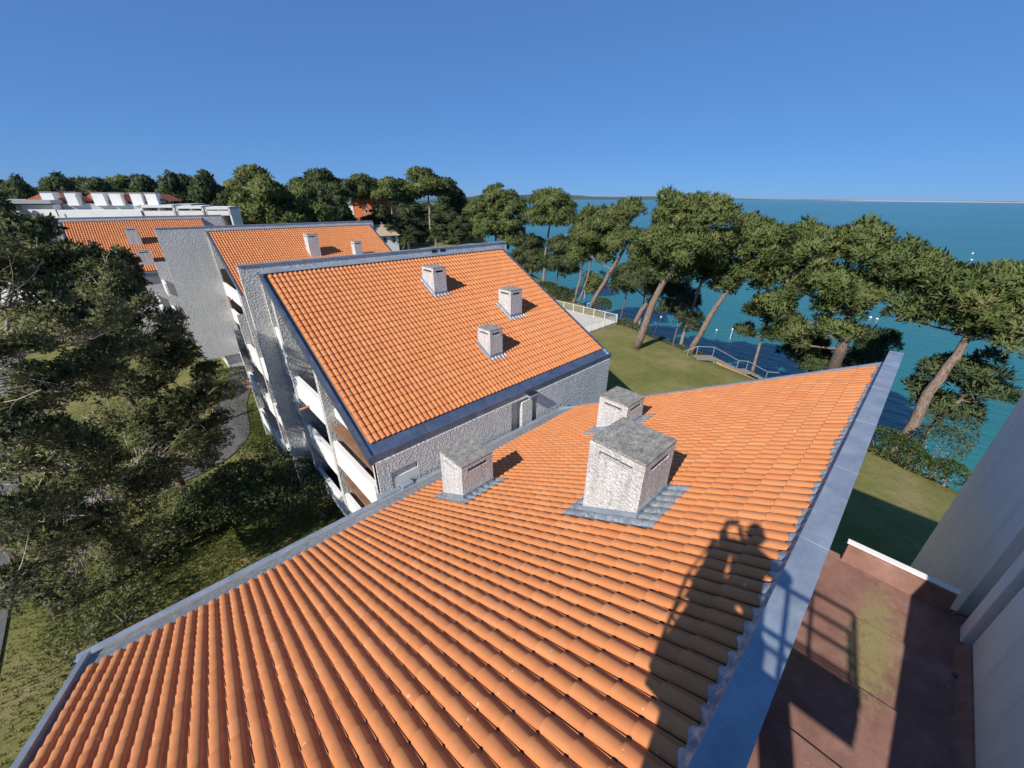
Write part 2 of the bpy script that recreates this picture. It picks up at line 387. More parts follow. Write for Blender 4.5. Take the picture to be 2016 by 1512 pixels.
# far shore, low wooded hills across the bay, and the sand spit on the horizon
def hills(name, p0, p1, height, width, seed, mat='far_wood', n=60):
    g = np.random.default_rng(seed); p0 = np.array(p0, float); p1 = np.array(p1, float); d = p1 - p0; nrm = np.array([-d[1], d[0]]) / np.linalg.norm(d)
    t = np.linspace(0, 1, n); h = np.zeros(n)
    for o in range(1, 6): h += np.interp(t, np.linspace(0, 1, 4 * o), g.random(4 * o)) / o
    h = height * (.3 + .7 * (h - h.min()) / (np.ptp(h))) * np.minimum(1, np.minimum(t, 1 - t) * 7 + .02)
    prof = [(-.5, -4 / max(height, 1)), (-.38, .35), (-.2, .82), (0, 1), (.5, .0)]
    V = []; F = []
    for i in range(n):
        for s, k in prof: q = p0 + d * t[i] + nrm * s * width; V.append((q[0], q[1], -7 + h[i] * k + (g.random() - .5) * h[i] * .12 if k > 0 else -9))
    m = len(prof)
    for i in range(n - 1):
        for j in range(m - 1): F.append((i * m + j, (i + 1) * m + j, (i + 1) * m + j + 1, i * m + j + 1))
    return prop(np_obj(name, V, np.array(F), mat, smooth=True), kind='structure')
def far_pt(px, dist):
    p = at(px, 560, z=-7)[:2]; return p / np.linalg.norm(p) * dist
hills('near_headland', far_pt(870, 1700), far_pt(1012, 2300), 34, 500, 3)
hills('far_shore', far_pt(960, 5200), far_pt(1330, 8200), 62, 1600, 5)
hills('beach', far_pt(985, 4900), far_pt(1340, 8000), 9, 300, 9, 'sand')
hills('distant_coast', far_pt(1250, 11500), far_pt(1640, 14500), 34, 1500, 8)
hills('sand_spit', far_pt(1560, 11000), far_pt(2300, 9000), 13, 900, 12, 'sand')

# ------------------------------------------------------------------ roof tiles
TP, TR, TL = .21, .365, .425       # column pitch, exposed length, full length
def tile_profile(n):
    a = [(.084 - .080 * math.cos(math.pi * k / n), .060 * math.sin(math.pi * k / n) ** .8) for k in range(n + 1)]
    return a + [(.176, -.008), (.190, -.009), (.2095, -.002)]
def tile_template(n):
    pr = tile_profile(n); m = len(pr); V = []; F = []
    for y, dz, k in ((0, -.005, .84), (TL, .020, 1.0)):
        V += [(.084 + (x - .084) * (k if x < .165 else 1), y, z * k + dz) for x, z in pr]
    V += [(x, TL, z + .020 - .016) for x, z in pr]                 # lower lip
    for i in range(m - 1):
        F.append((i + m, i + m + 1, i + 1, i)); F.append((i + 2 * m, i + 2 * m + 1, i + m + 1, i + m))
    return np.array(V), np.array(F)
def profile_h(u):
    pr = tile_profile(8); return np.interp(np.mod(u, TP), [p[0] for p in pr], [p[1] for p in pr])
TILE_MESH = []
def tile_meshes():
    if not TILE_MESH:
        V, F = tile_template(8)
        for k in range(9):
            me = mesh_np('tile', V, F, np.full(len(V), (k + .5) / 9), True); me.materials.append(MT['tile'])
            me.set_sharp_from_angle(angle=R(50)) if hasattr(me, 'set_sharp_from_angle') else None
            TILE_MESH.append(me)
    return TILE_MESH
def tile_roof(roof, origin, down, ncol, nrow, nparts=300, nseg=8, skip=None, seed=1):
    """origin: upper start corner; down=+1 falls towards +y, -1 towards -y"""
    g = np.random.default_rng(seed)
    c, s = math.cos(SLOPE), math.sin(SLOPE)
    ex = np.array([down, 0, 0.]); ey = np.array([0, down * c, -s]); ez = np.array([0, down * s, c])
    O = np.array(origin, float); cells = []
    for i in range(ncol):
        for j in range(nrow):
            P = O + ex * (i * TP) + ey * (j * TR - (TL - TR))
            if skip and skip(*(P + ey * .2 + ex * .1)): continue
            px, py, dz = proj(P + ey * .2 + ex * .1)
            inside = dz > .1 and -10 < px < 2026 and -10 < py < 1522
            cells.append((dz if inside else 1e6 + dz, P, np.clip(g.normal(.5, .21), .02, .98), g.normal(0, 1, 3)))
    cells.sort(key=lambda q: q[0])
    own = cells[:nparts]; rest = cells[nparts:]
    off = np.array(wloc(roof)); ms = tile_meshes() if nparts else []
    for dz, P, t, jt in own:
        o = bpy.data.objects.new('tile', ms[int(t * 9)]); col.objects.link(o); o.parent = roof
        a = jt[0] * .006; b = jt[1] * .005
        x2 = ex + ey * a + ez * b * .6; y2 = ey - ex * a; z2 = np.cross(x2, y2); P2 = P - off + ez * abs(jt[2]) * .002
        o.matrix_local = Matrix(((x2[0], y2[0], z2[0], P2[0]), (x2[1], y2[1], z2[1], P2[1]), (x2[2], y2[2], z2[2], P2[2]), (0, 0, 0, 1)))
    if rest:
        TV, TF = tile_template(nseg); m = len(TV); N = len(rest)
        P = np.array([q[1] for q in rest]); J = np.array([q[3] for q in rest]); T = np.array([q[2] for q in rest])
        a = (J[:, 0] * .006)[:, None]; b = (J[:, 1] * .004)[:, None]
        x2 = ex + ey * a + ez * b; y2 = ey - ex * a
        V = P[:, None, :] + TV[None, :, 0:1] * x2[:, None, :] + TV[None, :, 1:2] * y2[:, None, :] + TV[None, :, 2:3] * ez + np.abs(J[:, 2])[:, None, None] * .002 * ez
        F = (TF[None] + (np.arange(N) * m)[:, None, None]).reshape(-1, 4)
        o = np_obj('tile_field', V.reshape(-1, 3), F, 'tile', roof, np.repeat(T, m), True, 'stuff')
        o.data.set_sharp_from_angle(angle=R(50)) if hasattr(o.data, 'set_sharp_from_angle') else None
TAN = .54; SLOPE = math.atan(TAN)

def chimney(parent, x0, x1, y0, y1, zt, plane, down, mat='chimney_render', detail=True):
    """rendered stack with a slot under the slab on each side, zinc upstand and dressed lead skirt on the slope"""
    zb = min(plane(y0), plane(y1)) - .15
    b = MB(); w = .2 * (x1 - x0)
    b.box(x0, x1, y0, y1, zb, zt - .27)
    for xa, xb in ((x0, x0 + w), (x1 - w, x1)):
        for ya, yb in ((y0, y0 + w), (y1 - w, y1)): b.box(xa, xb, ya, yb, zt - .272, zt - .168)
    ch = b.build('chimney', mat, parent)
    m = MB(); m.box(x0 + .1, x1 - .1, y0 + .1, y1 - .1, zt - .275, zt - .165); m.build('flue_slot', 'dark_opening', ch)
    m = MB(); m.box(x0 - .004, x1 + .004, y0 - .004, y1 + .004, zt - .17, zt - .05); m.build('lintel', mat, ch, bevel=.01)
    m = MB(); m.box(x0 - .008, x1 + .008, y0 - .008, y1 + .008, zt - .052, zt); m.build('cap', 'concrete_cap', ch, bevel=.018)
    if detail:
        e = .014; m = MB(); yy = (y0 - e, y1 + e)
        zs = [plane(q) for q in yy]
        m.hexa([(x0 - e, yy[0], zs[0] - .05), (x1 + e, yy[0], zs[0] - .05), (x1 + e, yy[1], zs[1] - .05), (x0 - e, yy[1], zs[1] - .05),
                (x0 - e, yy[0], zs[0] + .2), (x1 + e, yy[0], zs[0] + .2), (x1 + e, yy[1], zs[1] + .2), (x0 - e, yy[1], zs[1] + .2)])
        m.build('upstand', 'zinc', ch)
        g = np.random.default_rng(int(x0 * 100)); q = .0
        lo, hi = (y0 - .18, y1 + .34) if down > 0 else (y0 - .34, y1 + .18)
        if down > 0: lo = y0 - .36
        sk = 1.0 if down > 0 else .5; lo = y0 + (lo - y0) * sk; hi = y1 + (hi - y1) * sk
        xs = np.arange(x0 - .24 * sk, x1 + .26 * sk, .0175); ys = np.linspace(lo, hi, 26)
        Xg, Yg = np.meshgrid(xs, ys)
        Yg = Yg + np.where(np.abs(Yg - lo) < .01, 1, np.where(np.abs(Yg - hi) < .01, 1, 0)) * g.normal(0, .02, len(xs))[None]
        Zg = np.array([[plane(b_) for b_ in row] for row in Yg]) + .044 + profile_h((Xg - TILE_X0) * down) * .93 + g.normal(0, .003, Xg.shape)
        nx_ = len(xs); I = np.arange((len(ys) - 1) * nx_).reshape(-1, nx_)[:, :-1].ravel()
        np_obj('lead_skirt', np.stack([Xg.ravel(), Yg.ravel(), Zg.ravel()], 1), np.stack([I, I + 1, I + nx_ + 1, I + nx_], 1), 'lead', ch, smooth=True)
    return ch

# ------------------------------------------------------------------ the near block (roof falling away from the viewer)
ZR = 12.14; TILE_X0 = -3.17
pa = lambda y: ZR - TAN * y
A = thing('apartment_block', 'nearest block whose big orange tiled roof fills the foreground, with three chimneys', 'building', (5, 5, 0))
MB().prism_x([(-.2, 0), (10.5, 0), (10.5, 6.15), (-.2, 11.85)], -3.3, 13.55).build('wall', 'stucco', A)
roofA = MB().prism_x([(-.1, pa(-.1) - .2), (10.5, pa(10.5) - .2), (10.5, pa(10.5) - .03), (-.1, pa(-.1) - .03)], -3.4, 13.6).build('roof', 'timber_grey', A)
NCA = int((13.62 - TILE_X0) / TP)
tile_roof(roofA, (TILE_X0, .13, pa(.13)), 1, NCA, 29, 300, 8, seed=3)
XA1 = TILE_X0 + NCA * TP
chimney(A, 4.96, 6.02, 2.10, 3.17, 12.2, pa, 1)
chimney(A, 4.70, 5.78, 6.80, 7.80, 9.6, pa, 1)
chimney(A, 9.66, 10.66, 4.98, 6.0, 10.3, pa, 1)
# valley gutter: sloping apron under the tile ends, box channel, broad zinc capping with cross seams
g = MB(); yt = .13 + (29 * TR) * math.cos(SLOPE)
ZG = 6.28
g.poly([(-3.5, yt - .35, pa(yt - .35) - .005), (XA1 + .3, yt - .35, pa(yt - .35) - .005), (XA1 + .3, 10.3, pa(10.3) - .02), (-3.5, 10.3, pa(10.3) - .02)])
GUT = g.build('gutter_apron', 'lead', A)
g = MB(); zc = pa(10.3) - .02; ZG = 6.32
g.prism_x([(10.3, zc), (10.34, zc - .13), (10.56, zc - .13), (10.60, ZG - .0), (10.86, ZG - .015), (10.865, ZG - .3), (10.855, ZG - .3), (10.85, ZG - .03), (10.59, ZG - .02), (10.55, zc - .12), (10.35, zc - .12), (10.31, zc - .01)], -3.62, 14.0)
gut = g.build('gutter', 'zinc', A)
for xs_ in np.arange(-2.2, 13.5, 1.32):
    MB().prism_x([(10.597, ZG + .004), (10.862, ZG - .010), (10.869, ZG - .12), (10.866, ZG - .12)], xs_, xs_ + .03).build('seam', 'zinc', gut)
# outlet box and overflow notch
m = MB(); m.box(3.95, 4.75, 10.80, 11.15, 6.16, 6.34); m.build('hopper', 'zinc', A, bevel=.01)
m = MB(); m.box(4.78, 5.25, 10.72, 11.0, 6.10, 6.42); m.build('hopper', 'zinc', A, bevel=.01)
m = MB(); m.box(2.60, 2.72, 10.36, 10.60, 6.2, 6.33); m.build('overflow', 'dark_opening', A)
# verge flashings
def verge(parent, x0, x1, y0, y1, f, h=.12, mat='zinc', below=.28):
    m = MB(); m.prism_x([(y0, f(y0) - below), (y1, f(y1) - below), (y1, f(y1) + h), (y0, f(y0) + h)], x0, x1); return m.build('verge_flashing', mat, parent)
verge(A, -3.40, -3.28, -.2, 10.4, pa, .10)
verge(A, XA1 + .02, XA1 + .14, -.2, 10.6, pa, .075)
# ridge capping: flat zinc top on an upstand, with dressed lead scallops over the top tiles
m = MB(); m.box(-3.5, 14.05, -.235, .055, 12.0, 12.375); rc = m.build('ridge_capping', 'zinc', A, bevel=.006)
for xs_ in np.arange(-1.1, 13.9, 1.98):
    m = MB(); m.box(xs_, xs_ + .012, -.237, .058, 12.2, 12.379); m.build('seam', 'zinc', rc)
xs = np.arange(-3.3, XA1 + .02, .0175); gl = np.random.default_rng(5)
rows_ = [(.056, .10), (.065, .06), (.10, .03), (.15, .022)]
V = []; ph = profile_h(xs - TILE_X0)
wob = np.interp(xs, np.arange(-4, 15, .21), gl.normal(0, .025, len(np.arange(-4, 15, .21))))
for yy, up in rows_:
    y2 = yy + (wob + .02 * np.sin((xs - TILE_X0) * 2 * math.pi / TP - 1.2) if yy > .12 else 0)
    V.append(np.stack([xs, np.full_like(xs, 0) + y2, pa(y2) + ph * .97 + up + (0 if yy < .1 else 0)], 1))
V = np.concatenate(V); nx_ = len(xs); I = np.arange((len(rows_) - 1) * nx_).reshape(-1, nx_)[:, :-1].ravel()
np_obj('lead_strip', V, np.stack([I, I + 1, I + nx_ + 1, I + nx_], 1), 'lead', A, smooth=True)

# ------------------------------------------------------------------ stepped blocks behind: roof rising to a back wall, balconies on the land side
def party(parent, x0, x1, y0, y1, z0, ztop, name='fin'):
    """wall slab whose top follows ztop(y)"""
    m = MB(); m.hexa([(x0, y0, z0), (x1, y0, z0), (x1, y1, z0), (x0, y1, z0), (x0, y0, ztop(y0)), (x1, y0, ztop(y0)), (x1, y1, ztop(y1)), (x0, y1, ztop(y1))])
    return m.build(name, 'stucco', parent)
def parapet(parent, x0, y0, y1, zt, h=1.25, pipe=None, th=.14):
    m = MB(); m.box(x0, x0 + th, y0, y1, zt - h, zt - .03); p = m.build('balcony_parapet', 'white_paint', parent)
    m = MB(); m.box(x0 - .02, x0 + th + .03, y0, y1, zt - .032, zt); m.build('coping', 'white_paint', p)
    if pipe is not None:
        m = MB(); m.tube([(x0 + .05, pipe, zt - h + .12), (x0 - .42, pipe, zt - h + .09)], .055, 8); m.build('spout', 'clay_pipe', p, smooth=True)
    return p
def block(label, x0, x1, ye, yr, zr, xw0, xw1, fins, zpar, zfin, nparts, nseg, seed, rear=8.6, xf=None, group=None, zbay=None, step=0):
    pb = lambda y: zr - TAN * (yr - y)
    ze = pb(ye); xf = xf if xf is not None else x0 - .08
    B = thing('apartment_block', label, 'building', ((x0 + x1) / 2, (ye + yr) / 2, 0), group)
    xin = x0 + 1.5                                    # glazed wall behind the balconies
    m = MB(); m.prism_x([(ye + .02, 0), (yr + .1, 0), (yr + .1, pb(yr + .1) - .22), (ye + .02, ze - .25)], xin, x1 - .1); m.build('wall', 'stucco', B)
    rf = MB().prism_x([(ye - .02, pb(ye) - .22), (yr + .1, pb(yr) - .2), (yr + .1, pb(yr) - .03), (ye - .02, pb(ye) - .04)], x0 - .02, x1 + .02).build('roof', 'timber_grey', B)
    nc = int((x1 - x0 - .02) / TP); nr = int((yr - ye - .3) / math.cos(SLOPE) / TR)
    tile_roof(rf, (x1 - .02, yr + .05, pb(yr + .05)), -1, nc, nr, nparts, nseg, seed=seed)
    # gutter at the foot of the slope: broad zinc slope, rolled edge, drop apron
    yg = ye - .02; m = MB(); z0 = pb(ye + .5) - .004
    m.prism_x([(ye + .5, z0), (ye - .03, pb(ye) - .02), (ye - .10, pb(ye) + .05), (ye - .16, pb(ye) + .05), (ye - .17, pb(ye) - .28), (ye - .15, pb(ye) - .28), (ye - .13, pb(ye) - .0), (ye - .03, pb(ye) - .035), (ye + .5, z0 - .015)], x0 - .12, x1 + .12)
    gt = m.build('gutter', 'zinc_shaded', B)
    for xs_ in np.arange(x0 + 2.2, x1 - .5, 2.9):
        m = MB(); m.prism_x([(ye + .4, pb(ye + .4) + .012), (ye - .02, pb(ye) + .0), (ye - .02, pb(ye) - .03), (ye + .4, pb(ye + .4) - .03)], xs_, xs_ + .035); m.build('seam', 'steel_dark', gt)
    verge(B, x0 - .14, x0 - .02, ye - .1, yr + .1, pb, .09, 'zinc_shaded'); verge(B, x1 + .02, x1 + .12, ye - .1, yr + .1, pb, .07, 'zinc_shaded')
    # back wall rising above the ridge, with zinc coping
    zb = zr + .42
    m = MB(); m.box(xw0, xw1, yr + .28, yr + .52, zfin - .4, zb); m.build('back_wall', 'stucco', B)
    m = MB(); m.box(xw0 - .03, xw1 + .03, yr + .25, yr + .56, zb - .01, zb + .035); m.build('coping', 'zinc', B)
    m = MB(); m.prism_x([(yr + .02, pb(yr) + .05), (yr + .28, pb(yr) + .12), (yr + .28, pb(yr) + .20), (yr + .0, pb(yr) + .10), (yr - .08, pb(yr) + .07)], x0 - .1, x1 + .1); m.build('ridge_flashing', 'zinc', B)
    # balcony floors, glazing and fins on the land side
    for k, zt in enumerate(zpar):
        zf = zt - 1.12
        ys0, ys1 = fins[0], fins[-1]
        m = MB(); yhi = ys1
        ylo = max(ys0, yr - (zr - zf - .35) / TAN if zf + .35 > ze else ys0)
        m.box(xf + .15, xin + .01, ylo, yhi, zf - .18, zf); fl = m.build('balcony_floor', 'balcony_floor', B)
        if zf + 2.1 < pb(ys1):
            yw = max(ys0 + .3, yr - (zr - zf - 2.3) / TAN) if zf + 2.3 > ze else ys0 + .3
            if ys1 - .3 - yw > .6:
                wn = MB(); wn.box(xin - .03, xin + .02, yw, ys1 - .3, zf + .05, zf + 2.0); wo = wn.build('window', 'glass_dark', B)
                for yy in np.linspace(yw, ys1 - .3, 5):
                    q = MB(); q.box(xin - .06, xin - .025, yy - .03, yy + .03, zf + .05, zf + 2.0); q.build('frame', 'white_paint', wo)
    for k, y in enumerate(fins):
        top = lambda yy: min(pb(yy) - .24, zr)
        party(B, xf if k else x0 + .02, xin + .02, y - .15, y + .15, zfin if k else 0, top)
    for k in range(len(fins) - 1):
        for j, zt in enumerate(zbay[k] if zbay else zpar):
            y0, y1 = fins[k] + .15, fins[k + 1] - .15
            lim = pb(y1) - .3
            if zt > lim: continue
            if zt > pb(y0) - .3: y0 = yr - (zr - zt - .3) / TAN
            if y1 - y0 < .4: continue
            parapet(B, xf + .05, y0, y1, zt, 1.2, pipe=(y0 + y1) / 2 + .35 if (k < 2 and (j + k) % 2) else None)
    # rear half: roof falling away, balconies seen edge-on past the back wall
    pr = lambda y: zr - TAN * (y - yr - .6)
    y2 = yr + rear
    m = MB(); m.prism_x([(yr + .5, 0), (y2, 0), (y2, pr(y2) - .25), (yr + .5, pr(yr + .5) - .25)], xw0 + 1.9, x1 - .1); m.build('rear_wall', 'stucco', B)
    m = MB(); m.prism_x([(yr + .54, pr(yr + .54) - .2), (y2 + .3, pr(y2 + .3) - .2), (y2 + .3, pr(y2 + .3)), (yr + .54, pr(yr + .54))], xw0 + .95, x1); m.build('rear_roof', 'tile', B)
    rfins = [yr + .52, yr + 2.6, yr + 5.4, y2]
    for ky, y in enumerate(rfins[1:]): party(B, xw0 + .12 - step * ky, xw0 + 1.95, y - .09, y + .09, zfin, lambda yy: pr(yy) - .22)
    for k in range(3):
        for zt in zpar:
            if zt < pr(rfins[k + 1]) - .3: parapet(B, xw0 + .16 - step * k, rfins[k] + .1, rfins[k + 1] - .1, zt, 1.15)
    for zt in zpar:
        if zt < pr(y2) - .2: m = MB(); m.box(xw0 + .18, xw0 + 1.95, yr + .55, y2 - .1, zt - 1.25, zt - 1.1); m.build('balcony_floor', 'balcony_floor', B)
    return B, pb
# second block, next to the near roof's gutter
B, pb = block('white block with orange roof and three chimneys, directly behind the near roof', 4.05, 18.3, 11.2, 20.2, 12.8, 3.28, 19.0,
              [11.2, 15.4, 19.35, 20.48], [8.3, 5.6, 2.85], .7, 300, 8, 21, rear=8.4, zbay=[[6.5, 3.6], [8.3, 5.6, 2.85], [10.4, 9.2, 7.0, 4.8]])
TILE_X0 = 18.28
chimney(B, 11.05, 11.82, 17.42, 18.5, 12.72, pb, -1)
chimney(B, 14.22, 15.08, 15.0, 15.98, 11.5, pb, -1)
chimney(B, 11.14, 11.93, 13.14, 14.05, 10.4, pb, -1)
# its front wall under the gutter, with window bay, boxed pillar and corner loggia
for xa, xb, z0, z1 in ((4.07, 4.55, 0, 7.7), (5.62, 10.5, 0, 7.7), (12.2, 18.28, 0, 7.7), (4.55, 5.62, 7.05, 7.7), (10.5, 12.2, 7.62, 7.7)):
    m = MB(); m.box(xa, xb, 10.98, 11.22, z0, z1); m.build('front_wall', 'stucco', B)
m = MB(); m.box(10.5, 12.2, 11.55, 11.6, 0, 7.6); wo = m.build('window', 'glass_dark', B)
m = MB(); m.box(10.5, 10.56, 11.5, 11.56, 5.0, 7.6); m.box(11.0, 11.06, 11.5, 11.56, 5.0, 7.6); m.build('frame', 'grey_wall', wo)
m = MB(); m.box(10.56, 11.0, 11.49, 11.55, 5.0, 6.9); m.build('shutter', 'timber_grey', wo)
m = MB(); m.box(11.14, 11.82, 10.93, 11.5, 0, 7.5); m.build('pillar', 'stucco', B, bevel=.01)
m = MB(); m.box(11.45, 12.12, 10.72, 11.12, 7.66, 7.76); hp = m.build('hopper', 'zinc', B, bevel=.008)
m = MB(); m.box(11.5, 12.07, 10.77, 11.07, 7.72, 7.765); m.build('hopper_well', 'dark_opening', hp)
m = MB(); m.box(4.6, 5.6, 11.0, 11.14, 5.9, 6.75); m.build('loggia_parapet', 'white_paint', B)
m = MB(); m.box(4.6, 5.6, 11.1, 12.4, 5.6, 5.75); m.build('loggia_floor', 'balcony_floor', B)
for xx in (8.55, 9.15):                      # two dark vents in the raised back wall
    m = MB(); m.box(xx * 1 + 4.45, xx + 4.45 + .36, 20.46, 20.478, 12.83, 13.16); m.build('vent', 'dark_opening', B)
m = MB(); m.box(4.35, 4.45, 12.0, 15.3, 7.55, 8.0); m.build('planter_front', 'white_paint', B)
# third block: its back wall runs on past the roof as a tall blank wall
C, pc = block('third block back, tall blank white wall left of its orange roof', 5.75, 20.7, 36.0, 45.0, 13.0, 2.25, 21.3,
              [36.0, 38.6, 45.28], [8.6, 6.1, 3.5], 2.0, 0, 5, 31, rear=12.0, step=.75)
TILE_X0 = 20.68
chimney(C, 12.55, 13.5, 40.7, 41.7, 12.75, pc, -1, 'chimney_render', False)
chimney(C, 16.45, 17.2, 39.7, 40.5, 11.95, pc, -1, 'chimney_render', False)
for zt in (8.6, 6.1, 3.5):
    m = MB(); m.box(5.8, 7.2, 45.0, 45.27, zt - 1.1, zt + 1.2); m.build('shutter', 'brown_shutter', C)
m = MB(); m.box(5.3, 5.6, 45.0, 45.3, 0, 1.7); m.build('pillar', 'white_paint', C)
# fourth block
D, pd = block('farthest orange roof of the row, partly behind the big dark tree', -4.2, 8.3, 58.0, 67.0, 13.1, -4.8, 10.6,
              [58.0, 60.7, 63.6, 67.28], [9.8, 7.4, 5.0], 2.2, 0, 5, 41, rear=8.5)
TILE_X0 = 8.28
chimney(D, *[at(250, 468, y=63.6)[0], at(276, 468, y=63.6)[0]], 62.6, 63.6, 12.6, pd, -1, 'chimney_render', False)
chimney(D, *[at(277, 520, y=59.9)[0], at(305, 520, y=59.9)[0]], 59.2, 60.1, 10.5, pd, -1, 'chimney_render', False)

# ------------------------------------------------------------------ the tall white wall on the right and the red felt link roof
Tm = thing('white_building', 'tall plain white wall at right edge, beside the narrow red felt roof', 'building', (4, -2.5, 0))
def rounded_wall():
    m = MB(); pts = [(-8, -1.76), (5.85, -1.76), (5.85, -1.96), (6.75, -1.96), (6.75, -1.74)]
    for k in range(9):
        a_ = math.pi / 2 * (1 - k / 8); pts.append((10.1 + .75 * math.cos(a_), -2.49 + .75 * math.sin(a_)))
    pts += [(10.85, -9), (-8, -9)]
    n = len(pts); i = len(m.v)
    m.v += [(x, y, 0.) for x, y in pts] + [(x, y, 13.75 if x > 5.86 or y < -8 else 13.45) for x, y in pts]
    for k in range(n): k2 = (k + 1) % n; m.f.append((i + k, i + k2, i + n + k2, i + n + k))
    m.f.append(tuple(range(i + n, i + 2 * n))); return m
rounded_wall().build('wall', 'wall_shade_white', Tm)
m = MB(); m.box(-8.05, 5.86, -2.2, -1.72, 13.452, 13.5); m.build('coping', 'zinc', Tm)
m = MB(); m.box(5.95, 6.2, -1.94, -1.70, 0, 13.3); m.build('pilaster', 'wall_shade_white', Tm, bevel=.01)
m = MB(); m.box(-3.45, 6.5, -1.75, -.24, 10.6, 11.15); fr = m.build('flat_roof', 'red_felt', Tm)
ys = [-.25, -.62, -1.0, -1.38, -1.74]
for k, xx in enumerate(np.arange(-3.4, 6.3, .98)):        # overlapping felt sheets laid across the strip
    m = MB(); m.hexa([(xx - .03, -1.745, 11.15), (xx + .96, -1.745, 11.15), (xx + .96, -.245, 11.15), (xx - .03, -.245, 11.15),
                      (xx - .03, -1.745, 11.154), (xx + .955, -1.745, 11.19), (xx + .955, -.245, 11.19), (xx - .03, -.245, 11.154)]); m.build('felt_sheet', 'red_felt', fr)
pp = MB().hexa([(6.32, -1.58, 11.17), (6.52, -1.58, 10.7), (6.52, -.47, 10.7), (6.32, -.47, 11.17), (6.42, -1.58, 11.44), (6.52, -1.58, 11.44), (6.52, -.47, 11.44), (6.42, -.47, 11.44)]).build('parapet', 'red_felt', Tm)
m = MB(); m.box(6.44, 6.53, -1.60, -.45, 11.442, 11.465); m.build('coping', 'fence_paint', pp)
m = MB(); m.tube([(6.37, -.98, 11.18), (6.41, -.99, 11.34), (6.43, -1.0, 11.43)], .008, 5); m.build('cable', 'steel_dark', pp)
m = MB(); m.hexa([(-3.45, -1.762, 11.15), (5.84, -1.762, 11.15), (5.84, -1.64, 11.15), (-3.45, -1.64, 11.15), (-3.45, -1.762, 11.30), (5.84, -1.762, 11.30), (5.84, -1.74, 11.30), (-3.45, -1.74, 11.30)]); m.build('felt_upstand', 'red_felt', Tm)
for xx in (5.35,):
    m = MB(); m.tube([(xx, -1.66, 11.17), (xx, -1.66, 11.20)], [.04, .03], 8); m.tube([(xx, -1.66, 11.20), (xx, -1.66, 11.21)], .03, 8); m.build('roof_outlet', 'steel_dark', fr)
m = MB(); m.tube([(6.3, -1.80, 11.32), (6.3, -1.64, 11.30), (6.3, -1.62, 11.25)], .025, 6); m.build('overflow_pipe', 'steel_dark', Tm)
# ------------------------------------------------------------------ foliage builders
NRM = []          # shading normals gathered by tufts(): needles shade as part of their clump
def unit(a): return a / np.maximum(np.linalg.norm(a, axis=-1, keepdims=True), 1e-9)
def tufts(C, AX, K, ln, wd, g, spread=.75, tint=None, out=None):
    """C tuft centres, AX axes -> needle-burst triangles"""
    N = len(C)
    d = unit(AX[:, None, :] * 1.0 + g.normal(0, spread, (N, K, 3)))
    s = unit(np.cross(d, g.normal(0, 1, (N, K, 3))))
    O = (AX if out is None else out)[:, None, :]
    fn = np.cross(s, d); s = np.where((fn * O).sum(-1, keepdims=True) < 0, -s, s); fn = np.cross(s, d)
    NRM.append(np.repeat(unit(O * .8 + fn * .42 + g.normal(0, .12, fn.shape)).reshape(-1, 3), 4, axis=0))
    L = ln * g.uniform(.65, 1.25, (N, K, 1)); w = wd * g.uniform(.7, 1.3, (N, K, 1))
    c = C[:, None, :] + g.normal(0, ln * .12, (N, K, 3))
    mid = c + d * L * .45
    V = np.stack([c, mid + s * w * .5, c + d * L, mid - s * w * .5], 2).reshape(-1, 3)
    F = np.arange(N * K * 4).reshape(-1, 4)
    t = g.random(N) if tint is None else tint
    return V, F, np.repeat(t, K * 4)
def leaves(C, size, g, up=.5, tint=None):
    """single small folded leaves"""
    N = len(C); n = unit(g.normal(0, 1, (N, 3)) + np.array([0, 0, up])); a = unit(np.cross(n, g.normal(0, 1, (N, 3)))); b = np.cross(n, a)
    sz = size * g.uniform(.6, 1.35, (N, 1))
    V = np.stack([C - a * sz, C + b * sz * .5 , C + a * sz, C - b * sz * .5], 1).reshape(-1, 3)
    t = g.random(N) if tint is None else tint
    return V, np.arange(N * 4).reshape(-1, 4), np.repeat(t, 4)
def sample_lobe(c, r, n, g, shell=.55, flat_bottom=True):
    d = unit(g.normal(0, 1, (n, 3)))
    if flat_bottom: d[:, 2] = np.where(d[:, 2] < -.62, -d[:, 2] * .6, d[:, 2])
    rad = g.uniform(shell, 1.0, (n, 1)) ** .7
    return np.array(c) + d * rad * np.array(r), d
def bez(p0, p1, sag, n=6):
    p0 = np.array(p0, float); p1 = np.array(p1, float); t = np.linspace(0, 1, n)[:, None]
    m = (p0 + p1) / 2 + np.array(sag); return (1 - t) ** 2 * p0 + 2 * t * (1 - t) * m + t * t * p1
def along(path, t):
    path = np.array(path, float); seg = np.linalg.norm(np.diff(path, axis=0), axis=1); cu = np.concatenate([[0], np.cumsum(seg)]) / seg.sum()
    return np.array([np.interp(t, cu, path[:, k]) for k in range(3)])
def smooth_path(pts, n=14, wob=.0, g=None):
    pts = np.array(pts, float); m = len(pts); out = []
    for k in range(m - 1):
        p0, p1, p2, p3 = pts[max(k - 1, 0)], pts[k], pts[k + 1], pts[min(k + 2, m - 1)]
        for t in np.linspace(0, 1, max(2, n // (m - 1)))[:-1]:
            out.append(.5 * (2 * p1 + (-p0 + p2) * t + (2 * p0 - 5 * p1 + 4 * p2 - p3) * t * t + (-p0 + 3 * p1 - 3 * p2 + p3) * t ** 3))
    out.append(pts[-1]); out = np.array(out)
    if wob and g is not None: out[1:-1] += g.normal(0, wob, out[1:-1].shape) * np.array([1, 1, .3])
    return out
